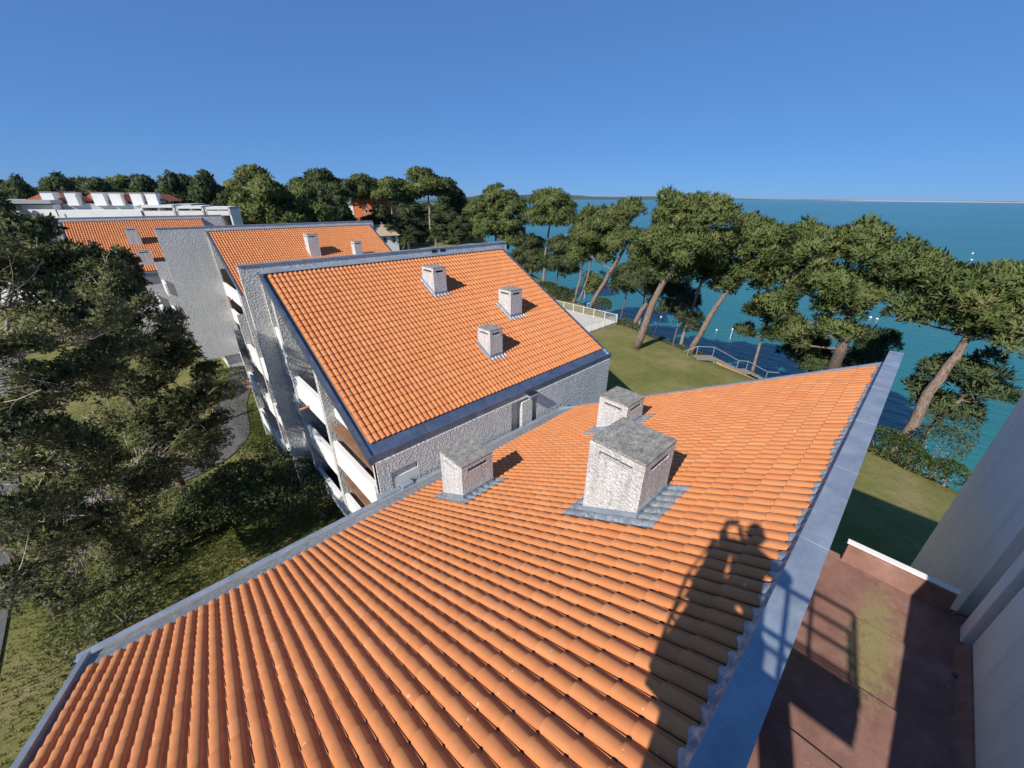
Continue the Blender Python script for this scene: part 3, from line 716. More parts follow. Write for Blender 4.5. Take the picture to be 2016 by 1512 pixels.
def crown_tree(name, label, cat, trunk, r0, lobes, mat, seed, clump=.95, per=50, K=7, ln=.48, wd=.105, group=None, bark='pine_bark', density=1.55, shell=.35, trunks=None, spread=.75, twigs=0, r1=None):
    """trunk: path points; lobes: (centre, (rx,ry,rz)); clumps of needle tufts fill the outer part of each lobe on their own twigs"""
    g = np.random.default_rng(seed); base = np.array(trunk[0], float)
    T = thing(name, label, cat, base, group)
    mb = MB(); tp = smooth_path(trunk, 14, r0 * .18, g); n = len(tp)
    rt = r1 if r1 else r0 * .38
    rad = [r0 * (1.25 if k == 0 else 1) * (1 - k / (n - 1)) + rt * k / (n - 1) for k in range(n)]
    tp2 = tp.copy(); tp2[0, 2] -= .4
    mb.tube(tp2, rad, 9)
    for ex in (trunks or []):
        e = smooth_path(ex[0], 10, .05, g); mb.tube(e, [ex[1] * (1 - .6 * k / (len(e) - 1)) for k in range(len(e))], 7)
    Vs, Fs, Ts = [], [], []; off = 0; tw = MB(); NRM.clear()
    for c, r in lobes:
        c = np.array(c, float); r = np.array(r, float)
        vol = r[0] * r[1] + r[1] * r[2] + r[0] * r[2]
        ncl = max(3, int(density * vol * 1.15 / clump ** 2))
        # limb from the trunk to the lobe
        tt = .97 if len(tp) < 3 else float(np.clip(.55 + .4 * g.random(), .5, .98))
        cand = np.array([along(tp, q) for q in np.linspace(.45, 1, 12)])
        dd = np.linalg.norm(cand - c, axis=1) + np.maximum(0, cand[:, 2] - c[2] + .3) * 2.0
        st = cand[dd.argmin()]; ll = np.linalg.norm(c - st)
        lp = bez(st, c - np.array([0, 0, r[2] * .35]), (g.normal(0, .12 * ll), g.normal(0, .12 * ll), -.06 * ll), 7)
        lr = min(rt * .9, .05 + .018 * ll)
        mb.tube(lp, [lr * (1 - .75 * k / 6) for k in range(7)], 6, False)
        P, D = sample_lobe(c, r, ncl, g, shell)
        for p, d in zip(P, D):
            s0 = along(lp, g.uniform(.45, 1)); q = bez(s0, p, (g.normal(0, .15), g.normal(0, .15), -.15), 4)
            (mb if g.random() < .8 else tw).tube(q, [.032, .024, .016, .01], 3, False)
            cr = clump * g.uniform(.6, 1.25); m = int(per * (cr / clump) ** 2)
            C, dd2 = sample_lobe(p, (cr, cr, cr * .82), m, g, .3)
            ax = unit(dd2 * .8 + np.array([0, 0, .55]))
            tint0 = g.normal(.5, .17)
            v, f, t = tufts(C, ax, K, ln, wd, g, spread, np.clip(tint0 + g.normal(0, .16, m), 0, 1), unit(dd2 + d * .55 + np.array([0, 0, .25])))
            Vs.append(v); Fs.append(f + off); Ts.append(t); off += len(v)
        for _ in range(int(twigs * ncl)):
            p = P[g.integers(len(P))]; s0 = along(lp, g.uniform(.3, 1)); q = bez(s0, p + g.normal(0, .3, 3), g.normal(0, .3, 3), 6)
            tw.tube(q, [.022, .02, .017, .014, .010, .006], 3, False)
            for kk in (2, 3, 4):
                e = q[kk] + g.normal(0, .38, 3); tw.tube(bez(q[kk], e, g.normal(0, .12, 3), 4), [.012, .010, .007, .004], 3, False)
    mb.build('trunk', bark, T, smooth=True)
    co = np_obj('crown', np.concatenate(Vs), np.concatenate(Fs), mat, T, np.concatenate(Ts), True)
    cn = co.data.attributes.new('custom_normal', 'FLOAT_VECTOR', 'POINT'); cn.data.foreach_set('vector', np.concatenate(NRM).astype(np.float32).ravel())
    if tw.v: tw.build('twigs', 'twig_pale', T)
    return T
def copy_tree(o, parent=None):
    c = o.copy(); col.objects.link(c); c.parent = parent
    for ch in [q for q in o.children]: copy_tree(ch, c)
    return c
def shrub(name, label, lobes, mat, seed, size=.07, dens=260, group=None, cat='bush', stems=5):
    g = np.random.default_rng(seed); c0 = np.mean([c for c, r in lobes], axis=0); zg = float(ground_z(c0[0], c0[1]))
    T = thing(name, label, cat, (c0[0], c0[1], zg), group); Vs, Fs, Ts = [], [], []; off = 0; mb = MB()
    for c, r in lobes:
        r = np.array(r, float); n = int(dens * (r[0] * r[1] + r[1] * r[2] + r[0] * r[2]))
        d = unit(g.normal(0, 1, (n, 3))); d[:, 2] = np.where(d[:, 2] < -.5, np.abs(d[:, 2]), d[:, 2])
        # lumpy radius
        k = unit(g.normal(0, 1, (14, 3))); lump = 1 + .16 * np.max(np.clip((d @ k.T) - .75, 0, 1), axis=1) * 4 - .12 * g.random(n)
        P = np.array(c) + d * (g.uniform(.62, 1, (n, 1)) ** .5) * lump[:, None] * r
        tt = np.clip(.5 + .25 * np.sin(d @ k[:3].T * 5).mean(1) + g.normal(0, .2, n), 0, 1)
        v, f, t = leaves(P, size, g, .5, tt); Vs.append(v); Fs.append(f + off); Ts.append(t); off += len(v)
        for _ in range(stems):
            e, _d = sample_lobe(c, r * .8, 1, g); mb.tube(bez((c[0] + g.normal(0, .1), c[1] + g.normal(0, .1), zg - .1), e[0], g.normal(0, .2, 3), 5), [.04, .035, .028, .02, .01], 4, False)
    mb.build('stems', 'bark_pale', T); np_obj('foliage', np.concatenate(Vs), np.concatenate(Fs), mat, T, np.concatenate(Ts)); return T

# ------------------------------------------------------------------ hero pines along the shore
def lob(px, py, dist_y, wpx, hpx, dpt=None):
    """crown lobe centred on a sight line at depth y (or x if given as ('x',v)); size in photo pixels"""
    p = at(px, py, x=dist_y[1]) if isinstance(dist_y, tuple) else at(px, py, y=dist_y)
    s = depth(p) / FPX * 1.08; return (p, (wpx * s / 2, (dpt or wpx) * s / 2, hpx * s * .63))
def X_(v): return ('x', v)
PINES = 'maritime pines along the shore'
def tpath(base, z0, *rest):
    """trunk from a base pixel on the ground, then pixels at stated x"""
    b = at(*base, z=z0); b[2] = ground_z(b[0], b[1]); return [b] + [at(px, py, x=x) for px, py, x in rest]
b1 = tpath((1250, 686), -.3, (1272, 632, 40.7), (1302, 560, 41.2), (1345, 500, 41.6), (1365, 455, 41.8))
crown_tree('pine_tree', 'tall pine with long bare leaning trunk and broad full crown, standing on the lawn', 'tree', b1, .46,
           [lob(1330, 435, X_(41.5), 105, 70), lob(1400, 430, X_(42), 90, 60), lob(1300, 480, X_(40.5), 80, 55), lob(1360, 490, X_(41), 90, 50), lob(1275, 510, X_(41.5), 50, 45), lob(1410, 478, X_(42.5), 70, 45), lob(1330, 540, X_(42.5), 55, 40)],
           'pine_needles', 101, clump=.95, per=48, group=PINES, r1=.2)
b2 = tpath((1360, 690), -.4, (1395, 630, 45.3), (1440, 558, 45.8), (1462, 515, 46))
crown_tree('pine_tree', 'pine with pale slanting trunk beside the top of the wooden stairs', 'tree', b2, .36,
           [lob(1430, 500, X_(45.8), 90, 60), lob(1490, 480, X_(46.5), 85, 55), lob(1515, 500, X_(47), 50, 50), lob(1425, 560, X_(46), 45, 50), lob(1460, 540, X_(46.2), 55, 40), lob(1480, 455, X_(47), 60, 30)],
           'pine_needles', 102, group=PINES, r1=.15)
b3 = tpath((1243, 640), -.6, (1280, 590, 50), (1318, 548, 50.5), (1330, 520, 51))
crown_tree('pine_tree', 'pine with thick slanting trunk, second trunk close behind the tall lawn pine', 'tree', b3, .4,
           [lob(1265, 560, X_(50), 60, 40), lob(1300, 565, X_(50.5), 50, 45), lob(1235, 545, X_(50.5), 45, 40), lob(1345, 590, X_(51), 50, 40)], 'dark_needles', 103, group=PINES, r1=.18)
b4 = tpath((1162, 597), 0, (1190, 555, 54), (1222, 505, 54.5), (1235, 470, 55))
crown_tree('pine_tree', 'leaning pine with open crown reaching seaward, beside the round bush', 'tree', b4, .42,
           [lob(1165, 450, X_(54), 75, 55), lob(1205, 440, X_(55), 70, 45), lob(1240, 415, X_(56), 45, 28), lob(1225, 478, X_(55), 65, 40), lob(1140, 480, X_(54), 45, 40), lob(1195, 500, X_(55.5), 40, 32)],
           'pine_needles', 104, group=PINES, r1=.16)
b5 = tpath((1130, 592), 0, (1142, 548, 54), (1150, 505, 54.2))
crown_tree('pine_tree', 'twin-stemmed pine with two pale straight trunks behind the fenced terrace', 'tree', b5, .24,
           [lob(1145, 500, X_(54.5), 60, 36), lob(1175, 490, X_(55), 45, 34), lob(1128, 515, X_(54), 30, 26), lob(1170, 560, X_(56), 36, 36)], 'pine_needles', 105, group=PINES,
           trunks=[([at(1140, 594, z=0), at(1157, 545, x=54.6), at(1166, 500, x=54.8)], .22)], r1=.12)
b6 = tpath((1070, 552), 0, (1074, 500, 64.8), (1083, 440, 65))
crown_tree('pine_tree', 'upright pine with tall straight trunk and round parasol crown', 'tree', b6, .34,
           [lob(1083, 405, X_(65), 85, 34), lob(1060, 428, X_(64.5), 60, 34), lob(1108, 428, X_(65.5), 55, 34), lob(1083, 428, X_(64), 60, 30), lob(1083, 392, X_(65.2), 55, 22)], 'pine_needles', 106, group=PINES, clump=1.1, r1=.16, ln=.5)
b7 = tpath((978, 486), 0, (976, 450, 102), (975, 420, 102.3))
crown_tree('pine_tree', 'wide bushy pine at the water, just right of the raised white back wall', 'tree', b7, .5,
           [lob(985, 400, X_(102), 70, 46), lob(950, 425, X_(101), 65, 50), lob(1005, 432, X_(102), 60, 60), lob(970, 450, X_(101), 80, 40), lob(1012, 470, X_(103), 50, 40)], 'pine_needles', 107, group=PINES, clump=1.5, per=46, ln=.8, wd=.26, r1=.2)
b8 = tpath((1095, 560), 0, (1100, 520, 60), (1102, 500, 60.3))
crown_tree('pine_tree', 'small dark pine behind the clipped hedge, between the parasol pine and twin trunks', 'tree', b8, .16,
           [lob(1100, 490, X_(60), 40, 38), lob(1090, 520, X_(59.5), 40, 34), lob(1118, 525, X_(60.5), 40, 40)], 'dark_needles', 108, group=PINES, clump=.9, r1=.07)
b8b = tpath((1040, 548), 0, (1050, 515, 66), (1052, 498, 66.3))
crown_tree('pine_tree', 'bushy low pine at the edge of the second roof, left of the parasol pine', 'tree', b8b, .2,
           [lob(1045, 490, X_(66), 46, 40), lob(1030, 515, X_(65.5), 46, 40), lob(1060, 520, X_(66.5), 44, 44), lob(1025, 545, X_(66), 40, 30)], 'dark_needles', 118, group=PINES, clump=1.0, r1=.08)
b9 = tpath((1640, 728), -3, (1655, 690, 50.5), (1672, 645, 50.8), (1680, 600, 51))
crown_tree('pine_tree', 'huge spreading pine with thick trunk rising behind the end of the near roof', 'tree', b9, .62,
           [lob(1590, 500, X_(50), 110, 60), lob(1680, 490, X_(51), 120, 60), lob(1745, 520, X_(51.5), 100, 60), lob(1810, 530, X_(51), 90, 55), lob(1540, 540, X_(49.5), 85, 70), lob(1525, 610, X_(49), 75, 70), lob(1555, 660, X_(49), 55, 50),
            lob(1630, 560, X_(50), 100, 60), lob(1660, 610, X_(50), 80, 50), lob(1700, 580, X_(51), 80, 50), lob(1775, 570, X_(51.5), 70, 45), lob(1650, 655, X_(49.8), 70, 40), lob(1600, 470, X_(51), 70, 30), lob(1700, 465, X_(51.5), 90, 30)],
           'pine_needles', 109, clump=1.0, per=46, group=PINES, r1=.3)
b10 = tpath((1782, 852), -1, (1830, 775, 42.2), (1880, 700, 42.8), (1925, 640, 43.2))
crown_tree('pine_tree', 'pine with long slanting trunk and wide crown cut by the right picture edge', 'tree', b10, .42,
           [lob(1900, 580, X_(43), 110, 60), lob(1970, 560, X_(43.5), 110, 55), lob(1960, 620, X_(43), 120, 60), lob(2030, 590, X_(43.5), 110, 80), lob(1850, 600, X_(43.5), 75, 40), lob(1780, 620, X_(43.5), 60, 30), lob(1930, 660, X_(43.5), 70, 40), lob(2010, 660, X_(42.5), 110, 70), lob(1880, 555, X_(44), 60, 30)],
           'pine_needles', 110, group=PINES, r1=.2)
b11 = tpath((1478, 745), -3.5, (1493, 690, 51.2), (1512, 632, 51.5), (1517, 600, 51.8))
crown_tree('pine_tree', 'thin dark pine with few drooping branches, over the water by the stairs', 'tree', b11, .2,
           [lob(1500, 618, X_(51.5), 60, 30), lob(1460, 652, X_(51), 40, 16), lob(1535, 660, X_(51.5), 50, 26), lob(1520, 600, X_(52), 50, 30)], 'dark_needles', 111, group=PINES, clump=.7, per=38, r1=.08, density=.8)
b12 = tpath((1590, 760), -4, (1600, 720, 54), (1610, 690, 54.3))
crown_tree('pine_tree', 'dark low pine half hidden behind the far edge of the near roof', 'tree', b12, .25,
           [lob(1590, 690, X_(54), 70, 40), lob(1720, 675, X_(54.5), 50, 60), lob(1620, 715, X_(54), 80, 30), lob(1700, 705, X_(54), 60, 40)], 'dark_needles', 112, group=PINES, r1=.1)
b13 = tpath((1800, 872), -2.5, (1840, 835, 43), (1885, 790, 43.6), (1920, 750, 44))
crown_tree('pine_tree', 'low dark pine leaning out over the water under the right-hand pine', 'tree', b13, .2,
           [lob(1850, 735, X_(44), 70, 40), lob(1910, 730, X_(44), 80, 50), lob(1935, 780, X_(44), 60, 60), lob(1840, 800, X_(43.5), 60, 36), lob(1890, 800, X_(44), 60, 36), lob(1800, 770, X_(44), 50, 24)], 'dark_needles', 113, group=PINES, clump=.75, per=36, density=.9, r1=.08)
b14 = tpath((1325, 678), -1.2, (1332, 650, 47.6), (1345, 600, 48))
crown_tree('pine_tree', 'young pale yellowish pine on the bank between two slanting trunks', 'tree', b14, .12,
           [lob(1345, 610, X_(48), 45, 50), lob(1315, 605, X_(47.6), 34, 24), lob(1362, 640, X_(48), 30, 44)], 'tamarisk_leaves', 114, group=PINES, clump=.6, per=40, ln=.3, wd=.06, r1=.05)
b15 = tpath((1337, 682), -1.2, (1352, 640, 48), (1385, 545, 48.6), (1395, 520, 48.8))
crown_tree('pine_tree', 'slim pine with very dark thin trunk, between the lawn pine and the stairs', 'tree', b15, .24,
           [lob(1395, 520, X_(48.8), 50, 40), lob(1372, 540, X_(48.5), 36, 30), lob(1412, 540, X_(49), 36, 26)], 'dark_needles', 115, group=PINES, bark='timber_grey', r1=.1)
b16 = tpath((1222, 618), -.8, (1232, 585, 53), (1242, 540, 53.4))
crown_tree('pine_tree', 'thin young pine behind the terrace corner, left of the lawn pine', 'tree', b16, .13,
           [lob(1245, 545, X_(53.5), 45, 40), lob(1225, 565, X_(53), 34, 26), lob(1265, 530, X_(53.8), 40, 36)], 'dark_needles', 116, group=PINES, clump=.75, r1=.06)
b17 = tpath((1257, 640), -1.0, (1268, 590, 53), (1277, 540, 53.4))
crown_tree('pine_tree', 'thin pine with whitish upper trunk just behind the lawn pine', 'tree', b17, .14,
           [lob(1282, 530, X_(53.5), 44, 40), lob(1268, 555, X_(53.8), 34, 24)], 'pine_needles', 117, group=PINES, clump=.8, bark='bark_pale', r1=.06)

# ------------------------------------------------------------------ treeline behind the blocks
def proto(kind, seed):
    g = np.random.default_rng(seed)
    if kind == 'pine':      # 20 m tall, 10 m wide, bare lower trunk
        lobes = [((g.normal(0, 1.2), g.normal(0, 1.2), 17.4), (2.6, 2.6, 2.0)), ((2.2, .8, 15), (2.6, 2.6, 2.0)), ((-2.2, -.6, 14.6), (2.7, 2.7, 2.2)), ((.2, 2.3, 14.2), (2.5, 2.5, 2.0)), ((0, -2.2, 15.4), (2.5, 2.5, 2.0)), ((1.2, -1.0, 12.2), (2.6, 2.6, 1.7))]
        return crown_tree('pine_tree', 'x', 'tree', [(0, 0, 0), (.3, .1, 8), (.2, .2, 16)], .34, lobes, 'dark_needles', seed, clump=1.25, per=34, K=5, ln=.8, wd=.3, density=1.5)
    if kind == 'light':
        lobes = [((g.normal(0, .8), g.normal(0, .8), 17.6), (2.8, 2.8, 1.9)), ((2.4, .5, 15.2), (2.6, 2.6, 2.0)), ((-2.3, .3, 15.0), (2.7, 2.7, 2.0)), ((.2, -2.4, 14.2), (2.6, 2.6, 2.0)), ((0, 2.3, 14.2), (2.5, 2.5, 2.0))]
        return crown_tree('pine_tree', 'x', 'tree', [(0, 0, 0), (-.2, .1, 8), (.2, .1, 16.5)], .34, lobes, 'pine_needles', seed, clump=1.25, per=34, K=5, ln=.8, wd=.3, density=1.5, bark='bark_pale')
    lobes = [((g.normal(0, .5), g.normal(0, .5), 16.5), (3.0, 3.0, 3.2)), ((2.6, .8, 12.5), (3.0, 3.0, 3.4)), ((-2.7, -.3, 12.2), (3.0, 3.0, 3.5)), ((.3, -2.7, 12.8), (3.0, 3.0, 3.4)), ((1.6, -2.0, 8), (3.0, 3.0, 3.6)), ((-2.4, -1.6, 7.5), (3.0, 3.0, 3.6)), ((2.9, .6, 6.5), (2.7, 2.7, 3.4)), ((-.2, 2.4, 10), (3.0, 3.0, 4)), ((0, -2.5, 4.5), (3.2, 3.2, 3.2))]
    return crown_tree('broad_tree', 'x', 'tree', [(0, 0, 0), (.1, .1, 6), (.2, .1, 13)], .34, lobes, 'mimosa_leaves' if kind == 'mimosa' else 'dark_needles', seed, clump=1.5, per=34, K=5, ln=.8, wd=.32, density=1.4)
PROTO = {k: [proto(k, s), proto(k, s + 1)] for k, s in (('pine', 201), ('light', 211), ('mimosa', 221), ('bushy', 231))}
used = set()
BG = [  # px centre, py top, width px, depth y, kind
    (-15, 352, 90, 150, 'pine'), (30, 347, 70, 120, 'bushy'), (75, 352, 80, 170, 'pine'), (115, 342, 90, 130, 'bushy'), (165, 352, 80, 165, 'pine'), (205, 350, 80, 140, 'pine'), (250, 350, 80, 150, 'light'), (290, 346, 70, 128, 'pine'),
    (325, 340, 75, 118, 'bushy'), (365, 342, 80, 140, 'pine'), (405, 338, 90, 115, 'bushy'), (450, 352, 80, 130, 'mimosa'), (490, 332, 100, 125, 'light'), (470, 380, 80, 100, 'mimosa'), (525, 352, 120, 98, 'mimosa'), (590, 362, 90, 100, 'mimosa'), (570, 348, 90, 140, 'pine'),
    (650, 333, 85, 125, 'pine'), (625, 372, 70, 108, 'bushy'), (665, 380, 60, 120, 'bushy'), (700, 346, 70, 150, 'light'), (735, 350, 70, 165, 'pine'), (765, 352, 60, 140, 'light'), (800, 352, 70, 175, 'pine'),
    (838, 334, 85, 135, 'light'), (880, 350, 60, 150, 'pine'), (900, 372, 50, 155, 'bushy'), (745, 405, 75, 125, 'bushy'), (795, 415, 60, 135, 'bushy'), (870, 400, 60, 128, 'bushy'), (640, 405, 60, 105, 'mimosa'), (430, 400, 70, 95, 'bushy'),
    (-20, 385, 100, 95, 'bushy'), (60, 372, 90, 190, 'bushy'), (220, 365, 110, 185, 'bushy'), (340, 365, 110, 175, 'bushy'), (905, 425, 50, 112, 'bushy'), (825, 428, 60, 160, 'bushy'), (862, 432, 60, 165, 'bushy'), (890, 440, 50, 170, 'bushy'), (785, 430, 60, 170, 'bushy'), (800, 396, 70, 205, 'bushy'), (768, 393, 70, 215, 'bushy'), (835, 400, 70, 225, 'bushy'), (868, 394, 70, 210, 'bushy'), (815, 448, 40, 130, 'bushy'), (770, 440, 40, 118, 'bushy')]
BG.sort(key=lambda q: q[0])
word = {'pine': 'dark pine', 'light': 'light green bare-trunked pine', 'mimosa': 'bright green bushy tree', 'bushy': 'dense dark bushy tree'}
ordn = lambda n: f"{n}{'th' if 10 <= n % 100 <= 20 else {1: 'st', 2: 'nd', 3: 'rd'}.get(n % 10, 'th')}"
cnt = {}
gg = np.random.default_rng(77)
for px, pt, wp, yy, kind in BG:
    top = at(px, pt, y=yy); wm_ = wp * depth(top) / FPX; hh = top[2]
    v = int(gg.integers(2)); src = PROTO[kind][v]
    first = (kind, v) not in used
    o = src if first else copy_tree(src); used.add((kind, v))
    cnt[kind] = cnt.get(kind, 0) + 1
    o.location = (top[0], top[1], ground_z(top[0], top[1])); o.rotation_euler = (0, 0, gg.uniform(0, 6.28))
    pw = {'pine': 9.6, 'light': 9.8, 'mimosa': 11.5, 'bushy': 11.5}[kind]; ph_ = 19.6 if kind != 'bushy' and kind != 'mimosa' else 20.0
    o.scale = (wm_ / pw, wm_ / pw, hh / ph_)
    prop(o, f"{word[kind]} behind the blocks, {ordn(cnt[kind])} such from the left", 'tree', 'trees of the treeline behind the blocks')
for k in PROTO:
    for v in range(2):
        if (k, v) not in used:
            for ch in list(PROTO[k][v].children): bpy.data.objects.remove(ch)
            bpy.data.objects.remove(PROTO[k][v])

# ------------------------------------------------------------------ dark sparse trees on the left
def L_(px, py, y, w, h): return lob(px, py, y, w, h)
OAK = 'large dark trees on the left'
crown_tree('evergreen_tree', 'big dark straggly tree at the left edge, pale bare twigs showing', 'tree', [(-6.6, 21.0, 0), (-6.5, 20.6, 4), (-6.6, 20.2, 8), (-7.0, 20.5, 12)], .24,
           [L_(40, 560, 19, 150, 140), L_(130, 640, 19.5, 170, 140), L_(20, 700, 17, 150, 150), L_(120, 770, 18, 180, 130), L_(30, 850, 16.5, 160, 140), L_(150, 900, 17.5, 170, 120), L_(60, 1000, 16, 150, 110), L_(210, 720, 20, 150, 120)],
           'oak_leaves', 301, clump=.62, per=105, K=5, ln=.17, wd=.062, group=OAK, bark='pine_bark', density=.52, shell=.1, spread=1.3, twigs=3.2, r1=.1)
crown_tree('evergreen_tree', 'dark leafy tree in front of the blank white wall, left of the balconies', 'tree', [(-1.6, 25.5, 0), (-1.8, 25.6, 4), (-2.2, 26, 8), (-2.6, 26.6, 11)], .24,
           [L_(250, 600, 27, 110, 100), L_(300, 660, 26.5, 110, 100), L_(340, 730, 26, 120, 100), L_(270, 760, 25, 130, 100), L_(380, 800, 25.5, 110, 80), L_(300, 830, 24.5, 130, 90), L_(210, 540, 27, 70, 40), L_(195, 660, 25, 110, 100), L_(405, 740, 27, 50, 60)],
           'oak_leaves', 302, clump=.62, per=90, K=5, ln=.19, wd=.075, group=OAK, bark='pine_bark', density=.6, shell=.1, spread=1.3, twigs=2.6, r1=.08)
crown_tree('evergreen_tree', 'thin open tree low at the left, grey path showing through its twigs', 'tree', [(-4.0, 21.6, 0), (-3.9, 21.4, 3), (-3.9, 21.2, 6)], .14,
           [L_(330, 870, 23, 120, 80), L_(410, 850, 24.5, 90, 60), L_(200, 940, 19.5, 130, 80), L_(90, 1080, 15.5, 130, 90), L_(20, 1010, 14.5, 120, 100), L_(40, 1150, 14, 110, 80), L_(130, 1160, 15.5, 110, 70), L_(180, 1020, 18.5, 150, 90), L_(280, 960, 20.5, 150, 90), L_(240, 1080, 18.5, 120, 80), L_(360, 900, 22.5, 110, 70), L_(120, 1090, 17, 120, 80)],
           'oak_leaves', 303, clump=.55, per=80, K=5, ln=.15, wd=.055, group=OAK, bark='bark_pale', density=.6, shell=.1, spread=1.3, twigs=3.0, r1=.06)
crown_tree('evergreen_tree', 'drooping leafy branch tops over the farthest orange roof', 'tree', [(-6.5, 33, 0), (-6.3, 33, 6), (-5.6, 33.2, 10.5)], .22,
           [L_(45, 455, 34, 80, 40), L_(135, 510, 33, 90, 34), L_(215, 530, 33, 80, 44), L_(60, 520, 32, 110, 70), L_(160, 560, 32, 110, 40), L_(235, 560, 32, 60, 60)],
           'oak_leaves', 304, clump=.6, per=70, K=4, ln=.26, wd=.13, group=OAK, bark='bark_pale', density=1.5, shell=.2, spread=1.3, twigs=1.2, r1=.07)
# undergrowth between the blocks and the path
def sl(px, py, z, w, h, d=None):
    p = at(px, py, z=z); s = depth(p) / FPX; return (p, (w * s / 2, (d or w) * s / 2, h * s / 2))
shrub('shrub', 'large dark evergreen shrub mass under the balconies, beside the near gutter', [sl(560, 960, 1.6, 170, 120), sl(480, 965, 1.3, 150, 100), sl(630, 975, 1.5, 90, 100), sl(420, 990, 1.2, 120, 90)], 'dark_needles', 401, .10, 300, 'shrubs on the left')
shrub('shrub', 'leafy shrub in front of the grey path, left of the dark shrub mass', [sl(350, 1000, .9, 110, 80), sl(300, 1070, .8, 120, 90), sl(210, 1130, .8, 130, 90)], 'oak_leaves', 402, .08, 260, 'shrubs on the left')
shrub('shrub', 'low rounded shrub at the foot of the balconies', [sl(545, 880, .4, 60, 40)], 'hedge_leaves', 403, .07, 320, 'shrubs on the left')
shrub('shrub', 'small rounded shrub on the grass right of the path', [sl(490, 885, .35, 40, 30)], 'hedge_leaves', 404, .07, 320, 'shrubs on the left')
shrub('hedge', 'clipped hedge strip below the blank white wall', [sl(455, 742, .6, 90, 30), sl(430, 770, .5, 60, 40)], 'hedge_leaves', 405, .09, 260)
shrub('shrub', 'shrub with small dull leaves at the bottom left, along the near gutter', [sl(330, 1050, .5, 100, 60), sl(240, 1210, .6, 130, 80), sl(160, 1240, .4, 100, 70)], 'oak_leaves', 406, .07, 240, 'shrubs on the left')
# hedge and bushes on the lawn edge at right
shrub('hedge', 'rounded clipped hedge at the cliff edge, under the right-hand slanting pine', [sl(1745, 872, .6, 75, 56), sl(1775, 885, .6, 70, 50)], 'hedge_leaves', 411, .09, 300)
shrub('hedge', 'low bushy hedge running right along the lawn edge to the tall white wall', [sl(1800, 905, .4, 60, 36), sl(1835, 920, .4, 60, 36), sl(1870, 930, .5, 60, 46)], 'hedge_leaves', 412, .09, 300)
shrub('bush', 'round dark bush beside the leaning pine behind the terrace fence', [sl(1186, 600, 1.0, 36, 26)], 'dark_needles', 413, .12, 300)
shrub('hedge', 'clipped boxy hedge behind the terrace, under the twin trunks', [sl(1075, 568, .9, 46, 28), sl(1105, 578, .8, 36, 26)], 'hedge_leaves', 414, .12, 300)
shrub('bush', 'loose bush at the foot of the twin pale trunks', [sl(1124, 582, .7, 26, 22)], 'hedge_leaves', 415, .12, 300)
shrub('tamarisk', 'feathery grey-green tamarisk below the hedge at the right', [sl(1850, 870, 0, 80, 70), sl(1885, 850, .5, 60, 80)], 'tamarisk_leaves', 416, .10, 150)
shrub('bush', 'scrub on the bank right of the terrace corner', [sl(1232, 636, -.3, 40, 16), sl(1260, 650, -.8, 40, 20), sl(1300, 672, -1, 40, 14)], 'dark_needles', 417, .12, 220)
shrub('bush', 'scrub on the bank below the thin dark trunks', [sl(1340, 688, -1.2, 40, 16), sl(1372, 700, -1, 36, 14)], 'dark_needles', 418, .12, 220)
# clover and rough grass patch on the lawn, and longer grass by the path
def blades(name, label, pts, n, h, w, seed, mat='grass_blades'):
    g = np.random.default_rng(seed); P = []
    for (x0, x1, y0, y1), k in pts: P.append(np.stack([(x0 + x1) / 2 + (x1 - x0) * .62 * g.triangular(-1, 0, 1, k), (y0 + y1) / 2 + (y1 - y0) * .62 * g.triangular(-1, 0, 1, k)], 1))
    P = np.concatenate(P); P = P[(P[:, 0] > -8.0) & (P[:, 1] > 11.6) & ~((P[:, 0] > 3.9) & (P[:, 1] < 31))]; z = ground_z(P[:, 0], P[:, 1]); C = np.column_stack([P, z])
    v, f, t = tufts(C, np.tile([0, 0, 1.], (len(C), 1)), 3, h, w, g, .45); o = np_obj(name, v, f, mat, tint=t); prop(o, label, 'grass', kind='stuff')
blades('grass', 'tufts of longer grass on the lawns', [((-7.5, 3, 12, 27), 16000), ((2.2, 4.5, 22, 40), 5000), ((-7, 0, 31, 45), 5000)], 0, .13, .03, 501)

